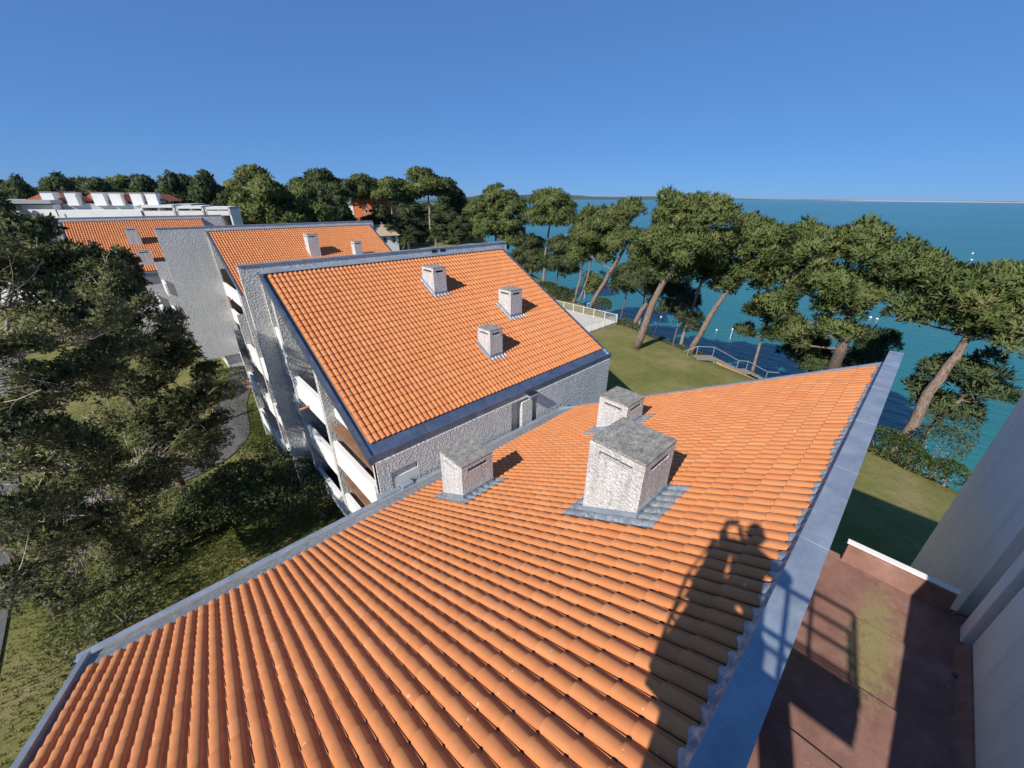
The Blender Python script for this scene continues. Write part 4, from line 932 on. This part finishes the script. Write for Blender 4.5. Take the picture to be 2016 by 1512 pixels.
# ------------------------------------------------------------------ palms
def palm(label, px, py, y, hpx, seed):
    g = np.random.default_rng(seed); b = at(px, py, y=y); s = depth(b) / FPX; zg = float(ground_z(b[0], b[1])); H = b[2] - zg
    T = thing('palm_tree', label, 'palm', (b[0], b[1], zg), 'palm trees'); mb = MB()
    mb.tube([(b[0], b[1], zg - .2), (b[0] + .05, b[1], zg + H * .5), (b[0], b[1], b[2])], [.5, .42, .5], 9); mb.build('trunk', 'bark_pale', T)
    fr = MB(); L = hpx * s
    for k in range(46):
        an = g.uniform(0, 6.283); el = g.uniform(-.5, 1.25); d = np.array([math.cos(an) * math.cos(el), math.sin(an) * math.cos(el), math.sin(el)])
        ln = L * g.uniform(.8, 1.1); p0 = np.array(b); side = np.array([-math.sin(an), math.cos(an), 0]); prev = None
        for q in range(8):
            t = q / 7; c = p0 + d * ln * t + np.array([0, 0, -.55 * ln * t * t]); w = .42 * math.sin(math.pi * min(1, t * .9 + .12)) + .02
            cur = (c + side * w - np.array([0, 0, w * .5]), c, c - side * w - np.array([0, 0, w * .5]))
            if prev is not None and q % 1 == 0:
                for e in (0, 2):
                    m = [prev[1], prev[1] * .35 + cur[1] * .65, cur[e], prev[e] * .8 + cur[e] * .2] if True else None
                    fr.poly([prev[1], prev[1] * .4 + cur[1] * .6, prev[e] * .45 + cur[e] * .55])
                    fr.poly([prev[1] * .4 + cur[1] * .6, cur[1], cur[e]])
            prev = cur
    me = bpy.data.meshes.new('fronds'); off = wloc(T); me.from_pydata([tuple(Vector(q) - off) for q in fr.v], [], fr.f)
    at2 = me.attributes.new('tint', 'FLOAT', 'POINT'); at2.data.foreach_set('value', np.repeat(g.random(len(fr.v) // 3 + 1), 3)[:len(fr.v)].astype(np.float32))
    link('fronds', me, 'palm_fronds', T)
palm('taller palm with drooping fronds and thick brown trunk, beside the raised white wall', 856, 458, 112, 26, 601)
palm('lower spreading palm left of the taller palm', 803, 472, 108, 24, 602)

# ------------------------------------------------------------------ far houses
def house_box(mb, w, d, h): mb.box(-w / 2, w / 2, -d / 2, d / 2, 0, h)
def rot_thing(T, a): T.rotation_euler = (0, 0, a)
def local_build(mb, name, mat, T, **k):
    return mb_local(mb, name, mat, T, **k)
def mb_local(mb, name, mat, parent, **k):
    """build with coordinates local to the parent"""
    off = wloc(parent); mb.v = [tuple(np.array(q) + np.array(off)) for q in mb.v]; return mb.build(name, mat, parent, **k)
p = at(742, 455, y=150); oh = thing('orange_house', 'orange and white box house showing among the pines', 'house', (p[0], p[1], 0)); rot_thing(oh, R(-35)); oz = float(at(738, 390, y=150)[2])
m = MB(); m.box(-6.5, 5.5, -4, 4, 0, oz); mb_local(m, 'wall', 'orange_wall', oh)
m = MB(); m.box(-9.0, -6.5, -4.1, 4.1, 0, oz + .5); mb_local(m, 'white_wing', 'white_paint', oh)
m = MB(); m.box(5.5, 7.5, -3.6, 3.6, 0, oz - 3.5); mb_local(m, 'side_wing', 'orange_wall', oh)
for xx, zz in ((-2.6, oz - 2.3), (.6, oz - 2.3), (3.3, oz - 2.3), (-2.6, oz - 5), (.6, oz - 5)):
    m = MB(); m.box(xx, xx + 1.1, -4.04, -3.98, zz, zz + 1.4); w_ = mb_local(m, 'window', 'white_paint', oh)
    m = MB(); m.box(xx + .15, xx + .95, -4.06, -4.035, zz + .12, zz + 1.28); mb_local(m, 'pane', 'glass_dark', w_)
p = at(748, 470, y=120); bh = thing('bungalow', 'low white bungalow with pale beige hipped roof behind the third block', 'house', (p[0], p[1], 0)); rot_thing(bh, R(-12))
bz = float(at(748, 462, y=120)[2]); bt = float(at(735, 441, y=124)[2])
m = MB(); m.box(-4, 4.5, -4, 4, 0, bz); mb_local(m, 'wall', 'white_paint', bh)
m = MB(); i = [(-4.6, -4.6, bz), (5.1, -4.6, bz), (5.1, 4.6, bz), (-4.6, 4.6, bz), (-1.6, 0, bt), (2.2, 0, bt)]
for f_ in ((0, 1, 5, 4), (1, 2, 5), (2, 3, 4, 5), (3, 0, 4), (3, 2, 1, 0)): m.poly([i[q] for q in f_])
rf = mb_local(m, 'roof', 'beige_roof', bh)
m = MB(); m.box(1.0, 1.5, .6, 1.1, bt - .6, bt + .7); mb_local(m, 'chimney', 'white_paint', bh)
for xx in (-2.8, 0, 2.6):
    m = MB(); m.box(xx, xx + 1.0, -4.05, -3.98, bz - 1.9, bz - .5); mb_local(m, 'window', 'glass_dark', bh)
# white terraced hotel block at top left: bright walls, chimneys between small tiled gables, balconies stepping right
p = at(200, 420, y=92); hb = thing('white_terrace_block', 'white flat-walled block at the top left with a row of square chimneys', 'building', (p[0], p[1], 0)); ROT = R(-24); rot_thing(hb, ROT)
S = depth(p) / FPX; Z = lambda py: float(at(200, py, y=92)[2])
def xx_(px): return (px - 200) * S * 1.12
m = MB(); m.box(xx_(8), xx_(96), 0, 9, 0, Z(404)); mb_local(m, 'wall', 'white_paint', hb)
m = MB(); m.box(xx_(99), xx_(140), -.15, 9, 0, Z(403)); mb_local(m, 'wall', 'white_paint', hb)
m = MB(); m.box(xx_(0), xx_(142), -.7, 9.5, Z(401), Z(394)); mb_local(m, 'roof_edge', 'grey_wall', hb)
m = MB(); m.box(xx_(148), xx_(262), -1.2, 7, 0, Z(413)); mb_local(m, 'terrace_wall', 'white_paint', hb)
m = MB(); m.box(xx_(142), xx_(330), 1.6, 9, 0, Z(402)); mb_local(m, 'upper_wall', 'grey_wall', hb)
for k, (pa_, pb_) in enumerate(((90, 150), (165, 205), (205, 250), (250, 290))):
    m = MB(); a0, a1 = xx_(pa_), xx_(pb_); zt = Z(381); zl = Z(396)
    for sy in (0,):
        m.poly([(a0, 2, zl), ((a0 + a1) / 2, 2, zt), ((a0 + a1) / 2, 9.5, zt), (a0, 9.5, zl)]); m.poly([((a0 + a1) / 2, 2, zt), (a1, 2, zl), (a1, 9.5, zl), ((a0 + a1) / 2, 9.5, zt)])
        m.poly([(a0, 2.02, zl), (a1, 2.02, zl), ((a0 + a1) / 2, 2.02, zt)])
    mb_local(m, 'gable_roof', 'red_tile_far', hb)
for px in (132, 163, 200, 224, 254, 276):
    m = MB(); a0 = xx_(px - 9); m.box(a0, a0 + 18 * S, 1.0, 2.7, Z(405), Z(379)); ch = mb_local(m, 'chimney', 'white_paint', hb)
    m = MB(); m.box(a0 - .1, a0 + 18 * S + .1, .9, 2.8, Z(379), Z(378)); mb_local(m, 'cap', 'concrete_cap', ch)
for k, (pa_, pb_) in enumerate(((262, 312), (314, 356), (358, 398))):
    zz = Z(403 + k * 2); m = MB(); a0, a1 = xx_(pa_), xx_(pb_)
    m.box(a0, a1, -1.0, -.75, Z(425), Z(415)); m.box(a0, a1, -1, 5, zz - .4, zz); m.box(a0, a0 + .25, -1, 5, 0, zz); m.box(a1 - .25, a1, -1, 5, 0, zz); m.box((a0 + a1) / 2 - .1, (a0 + a1) / 2 + .1, -.7, 5, 0, zz)
    mb_local(m, 'balcony_bay', 'white_paint', hb)
    m = MB(); m.box(a0 + .25, a1 - .25, 4.9, 5.2, 0, zz - .4); mb_local(m, 'bay_glazing', 'grey_wall', hb)
m = MB(); m.tube([(xx_(150), -1.6, Z(425)), (xx_(150), -1.6, Z(413))], .06, 5); m.tube([(xx_(158), .3, Z(400)), (xx_(158), .3, Z(370))], .05, 5); mb_local(m, 'aerial', 'steel_dark', hb)

# ------------------------------------------------------------------ terrace and fence
m = MB(); c0 = at(1156, 652, z=0); 
TX0, TX1, TY0, TY1 = 30.0, 47.4, 28.2, 46.0
m.box(TX0, TX1, TY0, TY1, -1.2, .06); ter = prop(m.build('terrace', 'terrace_concrete'), kind='structure')
def fence(label, p0, p1, n, group):
    p0 = np.array(p0, float); p1 = np.array(p1, float); d = (p1 - p0) / n; T = thing('fence', label, 'fence', (p0[0], p0[1], .06), group); u = d / np.linalg.norm(d)
    for k in range(n + 1):
        q = p0 + d * k; mb = MB(); mb.tube([(q[0], q[1], 0), (q[0], q[1], 1.24)], .045, 6); mb.tube([(q[0], q[1], 1.24), (q[0], q[1], 1.27)], .055, 6); mb.build('post', 'fence_paint', T)
    for k in range(n):
        a0 = p0 + d * k; a1 = a0 + d; mb = MB()
        for z in (.14, 1.2): mb.tube([(a0[0], a0[1], z), (a1[0], a1[1], z)], .028, 5)
        nb = int(np.linalg.norm(d) / .085)
        for j in range(1, nb):
            q = a0 + d * j / nb; mb.tube([(q[0], q[1], .14), (q[0], q[1], 1.2)], .006, 3, False)
        mb.build('railing_panel', 'fence_paint', T)
fence('white railing along the lawn side of the concrete terrace', (38.0, TY0), (TX1, TY0), 6, 'white railings round the terrace')
fence('white railing along the sea side of the concrete terrace', (TX1, TY0 + .12), (TX1, 45.5), 9, 'white railings round the terrace')
# ------------------------------------------------------------------ wooden stair down the bank
d0 = np.array([44.0, 13.2, -.25]); d1 = np.array([48.6, 8.3, -3.1]); dv = d1 - d0; hv = np.array([dv[0], dv[1]]); hl = np.linalg.norm(hv); hu = hv / hl; hn = np.array([-hu[1], hu[0]])
SW = 1.5
stt = thing('wooden_stair', 'grey timber stair with handrail going down the bank to the water', 'stairs', (44.0, 14.2, -.5))
def q3(a, s, z): return (d0[0] + hu[0] * a + hn[0] * s, d0[1] + hu[1] * a + hn[1] * s, z)
def plank(a0, a1, s0, s1, z0, z1): return MB().hexa([q3(a0, s0, z0), q3(a1, s0, z0), q3(a1, s1, z0), q3(a0, s1, z0), q3(a0, s0, z1), q3(a1, s0, z1), q3(a1, s1, z1), q3(a0, s1, z1)])
for k in range(9): plank(-2.0 + k * .24, -2.0 + k * .24 + .22, 0, SW, -.26, -.2).build('deck_plank', 'timber_grey', stt)
nst = 17
prof = []; z = -.2
for k in range(nst):
    a_ = .25 + k * .36 + (.9 if k > 8 else 0); z = -.2 - .17 * (k + 1); plank(a_, a_ + .33, 0, SW, z - .05, z).build('tread', 'timber_grey', stt)
    if k == 8: plank(a_ + .36, a_ + 1.24, 0, SW, z - .05, z).build('landing', 'timber_grey', stt)
for s in (0, SW - .06): MB().hexa([q3(.1, s, -.6), q3(7.2, s, -3.7), q3(7.2, s + .06, -3.7), q3(.1, s + .06, -.6), q3(.1, s, -.32), q3(7.2, s, -3.35), q3(7.2, s + .06, -3.35), q3(.1, s + .06, -.32)]).build('stringer', 'timber_warm', stt)
rail = [(-3.0, .2), (-1.6, .85), (.25, .8), (3.3, -.75), (4.4, -.8), (6.9, -2.05), (8.2, -2.1)]
mb = MB(); mb.tube([q3(a_, SW - .03, z) for a_, z in rail], .045, 6, True); mb.build('handrail', 'galvanised', stt)
for a_, zt, zb in ((-1.6, .85, -.3), (.25, .8, -.3), (3.3, -.75, -1.9), (4.4, -.8, -1.9), (6.9, -2.05, -3.1), (-2.6, .4, -.4)):
    mb = MB(); mb.tube([q3(a_, SW - .03, zb), q3(a_, SW - .03, zt)], .035, 6); mb.build('post', 'galvanised', stt)
for a_, zz in ((-1.9, -.26), (-.1, -.26), (3.6, -1.75), (7.0, -3.3)):
    for s in (.1, SW - .1): MB().tube([q3(a_, s, zz), q3(a_, s, zz - 1.4)], .06, 6).build('pile', 'timber_warm', stt)

# ------------------------------------------------------------------ mooring buoys and small boats on the bay
def buoy(px, py, r, label):
    p = at(px, py, z=-7); T = thing('mooring_buoy', label, 'buoy', p, 'white mooring buoys'); mb = MB()
    mb.tube([(p[0], p[1], -7 - r * .5), (p[0], p[1], -7 - r * .2), (p[0], p[1], -7 + r * .3), (p[0], p[1], -7 + r * .8), (p[0], p[1], -7 + r)], [r * .5, r * .95, r, r * .6, r * .15], 10); mb.build('float', 'fence_paint', T, smooth=True)
    mb = MB(); mb.tube([(p[0], p[1], -7 + r), (p[0], p[1], -7 + r * 1.5)], r * .12, 5); mb.build('pickup_ring', 'steel_dark', T)
BU = [(1915, 499, .45, 'white buoy far out near the right edge, upper of a close pair'), (1913, 512, .42, 'white buoy far out near the right edge, lower of a close pair'), (1896, 537, .36, 'single white buoy below the close pair, above the right-hand pine'),
      (1570, 469, .5, 'white buoy above the huge spreading pine'), (1242, 446, .4, 'white buoy in the gap of the leaning pine crown'), (1216, 508, .32, 'white buoy between the leaning pine and the tall lawn pine'), (1050, 463, .5, 'white buoy left of the parasol pine trunk'), (1113, 463, .5, 'white buoy right of the parasol pine trunk'),
      (1866, 622, .3, 'white buoy seen through the right-hand pine branches'), (1714, 625, .26, 'small buoy beside the huge pine, left one of two'), (1727, 628, .26, 'small buoy beside the huge pine, right one of two'), (1411, 650, .2, 'small white buoy near shore left of the thin dark pine'), (1035, 440, .6, 'white buoy between the bushy pine and the parasol pine')]
for b_ in BU: buoy(*b_)
# slender channel marker beside the round bush
for px, py, lab in ((1150, 588, 'slender white marker pole in the water behind the terrace fence'), (1437, 668, 'slender dark marker pole in the water left of the thin dark pine')):
    p = at(px, py, z=-7); T = thing('marker_pole', lab, 'marker', p); MB().tube([(p[0], p[1], -8), (p[0], p[1], -5.2)], .05, 6).build('pole', 'fence_paint', T); MB().tube([(p[0], p[1], -5.2), (p[0], p[1], -4.9)], [.14, .14], 6).build('topmark', 'fence_paint', T)
# lamp post on the bank
p = at(1284, 660, z=-1.5); T = thing('lamp_post', 'slanting dark post with white lamp head on the bank beside the lawn pine', 'lamp post', (p[0], p[1], p[2]))
e_ = at(1301, 626, x=p[0] + .5); MB().tube([p - np.array([0, 0, .4]), e_], .06, 6).build('post', 'steel_dark', T); MB().tube([e_, e_ + np.array([.12, 0, .3])], [.14, .1], 8).build('lamp_head', 'fence_paint', T)
# ------------------------------------------------------------------ people (one continuous skinned body each) and the boom lift
def skinned(name, joints, edges, radii, mat, parent, sub=2, root=0):
    me = bpy.data.meshes.new(name); off = wloc(parent); me.from_pydata([tuple(Vector(j) - off) for j in joints], edges, [])
    o = link(name, me, mat, parent)
    md = o.modifiers.new('skin', 'SKIN'); md.use_smooth_shade = True; md.branch_smoothing = .6
    for i, r in enumerate(radii):
        sv = me.skin_vertices[0].data[i]; sv.radius = r if hasattr(r, '__len__') else (r, r); sv.use_root = (i == root)
    s = o.modifiers.new('subsurf', 'SUBSURF'); s.levels = sub; s.render_levels = sub
    return o
def head(parent, c, r, fwd_, hair='hair_dark'):
    f = Vector(fwd_).normalized(); up = Vector((0, 0, 1)); s = f.cross(up).normalized(); up = s.cross(f)
    V = []; F = []; nu, nv = 16, 12
    for j in range(nv + 1):
        th = math.pi * j / nv
        for i in range(nu):
            ph = 2 * math.pi * i / nu; x = math.sin(th) * math.cos(ph); y = math.sin(th) * math.sin(ph); z = math.cos(th)
            k = 1.0 + (.12 * max(0, x) ** 6 * (1 - abs(z + .1) * 2) if abs(z + .1) < .5 else 0)       # nose ridge
            k *= 1 - .12 * max(0, -z) * (1 - max(0, x))                                               # narrower jaw
            V.append(Vector(c) + f * (x * r * .98 * k) + s * (y * r * .78) + up * (z * r * 1.22))
    for j in range(nv):
        for i in range(nu): F.append((j * nu + i, j * nu + (i + 1) % nu, (j + 1) * nu + (i + 1) % nu, (j + 1) * nu + i))
    off = wloc(parent); me = bpy.data.meshes.new('head'); me.from_pydata([tuple(v - off) for v in V], [], F); me.update()
    for p_ in me.polygons: p_.use_smooth = True
    h = link('head', me, 'skin', parent)
    hv = [Vector(c) + (v - Vector(c)) * 1.07 for v in V]; keep = [fc for fc in F if all((hv[i] - Vector(c)).dot(up) > r * .35 or ((hv[i] - Vector(c)).dot(f) < -.1 * r and (hv[i] - Vector(c)).dot(up) > -.6 * r) for i in fc)]
    me = bpy.data.meshes.new('hair'); me.from_pydata([tuple(v - off) for v in hv], [], keep); me.update(); link('hair', me, hair, parent)
    m = MB()
    for sy in (-1, 1):
        e = Vector(c) + f * r * .80 + s * sy * r * .32 + up * r * .08; m.tube([e, e + f * r * .14], [r * .13, r * .05], 8)
    m.build('eyes', 'dark_opening', parent)
    m = MB(); e = Vector(c) + f * r * .84 - up * r * .55; m.tube([e - s * r * .25, e + f * r * .06, e + s * r * .25], r * .06, 5); m.build('mouth', 'clay_pipe', parent)
    m = MB()
    for sy in (-1, 1):
        e = Vector(c) + s * sy * r * .80; m.tube([e - up * r * .22, e + s * sy * r * .08, e + up * r * .25], [r * .07, r * .13, r * .08], 6)
    m.build('ears', 'skin', parent)
# boom lift: the photographer's platform, just behind and below the viewpoint (it throws the shadow on the roof)
ZF = 14.68
bl = thing('boom_lift', 'boom lift platform behind the viewpoint, known by its railed shadow on the near roof', 'boom lift', (-.8, -.3, ZF))
BX0, BX1, BY0, BY1 = -1.05, -.25, -1.7, .04
MB().box(BX0, BX1, -1.05, BY1, ZF - .12, ZF).build('floor', 'steel_dark', bl)
MB().box(-.58, BX1, BY0, -1.052, ZF - .12, ZF).build('side_deck', 'steel_dark', bl)
for (xa, ya) in ((-.58, BY0), (BX0, -1.05), (BX1, BY0), (BX0, BY1), (BX1, BY1), (BX0, -.75), (BX1, -.75), (BX1, -1.25)):
    MB().tube([(xa, ya, ZF), (xa, ya, ZF + 1.0)], .024, 8).build('upright', 'lift_orange', bl)
for zz in (.5, 1.0):
    MB().tube([(BX0, -1.05, ZF + zz), (-.58, -1.05, ZF + zz), (-.58, BY0, ZF + zz), (BX1, BY0, ZF + zz), (BX1, BY1, ZF + zz), (BX0, BY1, ZF + zz), (BX0, -1.05, ZF + zz)], .024, 8).build('rail', 'lift_orange', bl)
MB().box(-.58, BX1, BY0 - .01, BY0 + .01, ZF, ZF + .18).build('toe_board', 'lift_orange', bl); MB().box(BX0, BX1, BY1 - .01, BY1 + .01, ZF, ZF + .18).build('toe_board', 'lift_orange', bl)
MB().box(BX1 - .01, BX1 + .01, BY0, BY1, ZF, ZF + .18).build('toe_board', 'lift_orange', bl)
MB().box(BX0 + .02, BX0 + .3, -.45, -.02, ZF + .72, ZF + 1.06).build('control_box', 'steel_dark', bl, bevel=.02)
MB().box(-1.0, -.45, -.75, -.14, ZF - .8, ZF - .12).build('mount', 'steel_dark', bl, bevel=.02)
MB().box(BX1 - .03, BX1 - .005, -.2, BY1 - .01, ZF + .18, ZF + .97).build('side_panel', 'lift_orange', bl)
MB().box(BX1 - .03, BX1 - .005, -.62, -.2, ZF + .18, ZF + .42).build('side_panel', 'lift_orange', bl)
for yy in (-.27, -.33): MB().tube([(BX1 - .02, yy, ZF + .42), (BX1 - .02, yy + .05, ZF + 1.0)], .012, 6).build('cable', 'steel_dark', bl)
MB().tube([(-.8, -.5, ZF - .6), (-1.5, -.6, ZF - 1.1), (-3.2, -.75, ZF - 1.75), (-6.5, -1.3, ZF - 2.3)], [.3, .34, .36, .36], 4).build('jib', 'lift_orange', bl)
MB().tube([(-.5, -1.0, ZF - .25), (-1.3, -1.3, ZF - .45), (-3.2, -1.25, ZF - 1.6)], [.16, .15, .17], 6).build('rotator_arm', 'steel_dark', bl)
MB().tube([(-6.5, -1.3, ZF - 2.3), (-8.6, -1.5, 9.0), (-9.5, -4.5, 2.2)], [.42, .44, .46], 4).build('boom', 'lift_orange', bl)
bb = MB().box(-11.5, -8.2, -6.2, -3.4, .5, 2.2).build('chassis', 'lift_orange', bl, bevel=.08)
for xx in (-10.9, -8.8):
    for yy in (-6.3, -3.3): 
        w_ = MB().tube([(xx, yy - .18, .5), (xx, yy + .18, .5)], .5, 18).build('wheel', 'steel_dark', bl); MB().tube([(xx, yy - .2, .5), (xx, yy + .2, .5)], .22, 12).build('hub', 'galvanised', w_)
# photographer: both hands hold the phone at the viewpoint, elbows bent
ph_ = thing('person', 'photographer on the lift, seen as a shadow with raised arm on the roof', 'person', (-.62, -.44, ZF))
hx, hy, hz = -.60, -.46, ZF + 1.60
rc_ = Vector((-.07, -.20, 15.93)); lc_ = Vector((-.11, -.06, 15.95))
J = [(hx + .02, hy, ZF + .96), (hx, hy, ZF + 1.15), (hx, hy, ZF + 1.36), (hx, hy, ZF + 1.46), (hx + .02, hy, ZF + 1.54),
     (hx + .0, hy - .19, ZF + 1.40), (hx + .22, hy - .30, ZF + 1.18), tuple(rc_ + Vector((-.09, -.03, -.06))),
     (hx + .0, hy + .19, ZF + 1.40), (hx + .16, hy + .33, ZF + 1.16), tuple(lc_ + Vector((-.09, .03, -.06))),
     (hx + .02, hy - .1, ZF + .88), (hx + .04, hy - .12, ZF + .48), (hx, hy - .13, ZF + .09), (hx + .14, hy - .15, ZF + .045),
     (hx + .02, hy + .1, ZF + .88), (hx + .04, hy + .13, ZF + .48), (hx, hy + .14, ZF + .09), (hx + .14, hy + .16, ZF + .045)]
E = [(0, 1), (1, 2), (2, 3), (3, 4), (2, 5), (5, 6), (6, 7), (2, 8), (8, 9), (9, 10), (0, 11), (11, 12), (12, 13), (13, 14), (0, 15), (15, 16), (16, 17), (17, 18)]
Rr = [(.19, .15), (.20, .15), (.21, .16), (.085, .085), (.065, .065), .11, .08, .052, .11, .08, .052, .105, .075, .05, .042, .105, .075, .05, .042]
skinned('body', J, E, Rr, 'cloth_navy', ph_)
head(ph_, (hx + .03, hy, hz + .07), .128, (.8, .3, -.3))
def hand(parent, wrist, toward, palm_n, s=1.0):
    w = Vector(wrist); t = Vector(toward).normalized(); n = Vector(palm_n).normalized(); sd = t.cross(n).normalized()
    J = [w, w + t * .045 * s, w + t * .085 * s]; E = [(0, 1), (1, 2)]; Rr = [(.026, .02), (.038, .016), (.036, .014)]
    for k, (o, l) in enumerate(((-.030, .068), (-.010, .078), (.010, .073), (.029, .058))):
        b = len(J); p0 = w + t * .085 * s + sd * o * s
        J += [p0, p0 + (t * .55 + n * .12).normalized() * l * .5, p0 + t * l * .62 + n * .03]; E += [(2, b), (b, b + 1), (b + 1, b + 2)]; Rr += [.0095, .009, .0075]
    b = len(J); p0 = w + t * .03 - sd * .03; J += [p0, p0 - sd * .03 + t * .03, p0 - sd * .035 + t * .06 + n * .02]; E += [(1, b), (b, b + 1), (b + 1, b + 2)]; Rr += [.012, .0105, .008]
    return skinned('hand', [tuple(q) for q in J], E, Rr, 'skin', parent, 1)
hand(ph_, rc_ + Vector((-.09, -.03, -.06)), (.3, .2, .9), (.7, .7, 0)); hand(ph_, lc_ + Vector((-.09, .03, -.06)), (.3, -.1, .9), (.7, -.3, 0))
pc_ = Vector((-.075, -.085, 15.985)); f3 = Vector(fwd); r3 = Vector(rgt); u3 = -Vector(dwn)
ph2 = thing('phone', 'dark phone held up by the photographer on the lift', 'phone', tuple(pc_))
q = [pc_ + r3 * a * .075 + u3 * b * .037 + f3 * c for c in (-.045, -.037) for a, b in ((-1, -1), (1, -1), (1, 1), (-1, 1))]
MB().hexa([tuple(v) for v in q]).build('case', 'steel_dark', ph2)
# gardener bending over beside the leaning pine behind the terrace fence
gp = at(1157, 604, z=0); gx_, gy_ = float(gp[0]), float(gp[1]); gz_ = float(ground_z(gx_, gy_))
pg = thing('person', 'person in light blue bending over beside the leaning pine behind the terrace', 'person', (gx_, gy_, gz_))
v3 = lambda a, b, c: (gx_ + a * .7 + b * .7, gy_ - a * .7 + b * .7, gz_ + c)          # a: forward, b: left
J = [v3(-.12, 0, .92), v3(.12, 0, 1.02), v3(.36, 0, 1.0), v3(.46, 0, .93), v3(.53, 0, .86),
     v3(.36, -.2, .92), v3(.42, -.24, .62), v3(.50, -.18, .38), v3(.36, .2, .92), v3(.42, .24, .62), v3(.50, .18, .38),
     v3(-.12, -.11, .85), v3(-.02, -.13, .46), v3(-.08, -.13, .09), v3(.08, -.14, .05), v3(-.12, .11, .85), v3(-.02, .13, .46), v3(-.08, .13, .09), v3(.08, .14, .05)]
skinned('body', J, E, Rr, 'cloth_blue', pg); head(pg, v3(.58, 0, .78), .115, (.5, -.5, -.7))
hand(pg, v3(.50, -.18, .38), (.2, -.2, -.9), (.7, -.7, 0)); hand(pg, v3(.50, .18, .38), (.2, -.2, -.9), (.7, -.7, 0))
# ------------------------------------------------------------------ light sea haze
hm = bpy.data.materials.new('haze'); hm.use_nodes = True; ht = hm.node_tree
ht.nodes.remove(ht.nodes['Principled BSDF']); hv_ = ht.nodes.new('ShaderNodeVolumePrincipled')
hv_.inputs['Color'].default_value = (.70, .84, 1.0, 1); hv_.inputs['Density'].default_value = 2.2e-5; hv_.inputs['Anisotropy'].default_value = .1
ht.links.new(hv_.outputs[0], ht.nodes['Material Output'].inputs['Volume'])
MT['haze'] = hm
prop(MB().box(-46500, 46500, -46500, 46500, -12.0, 62.0).build('haze', 'haze'), kind='stuff', label='thin pale haze over the bay', cat='haze')
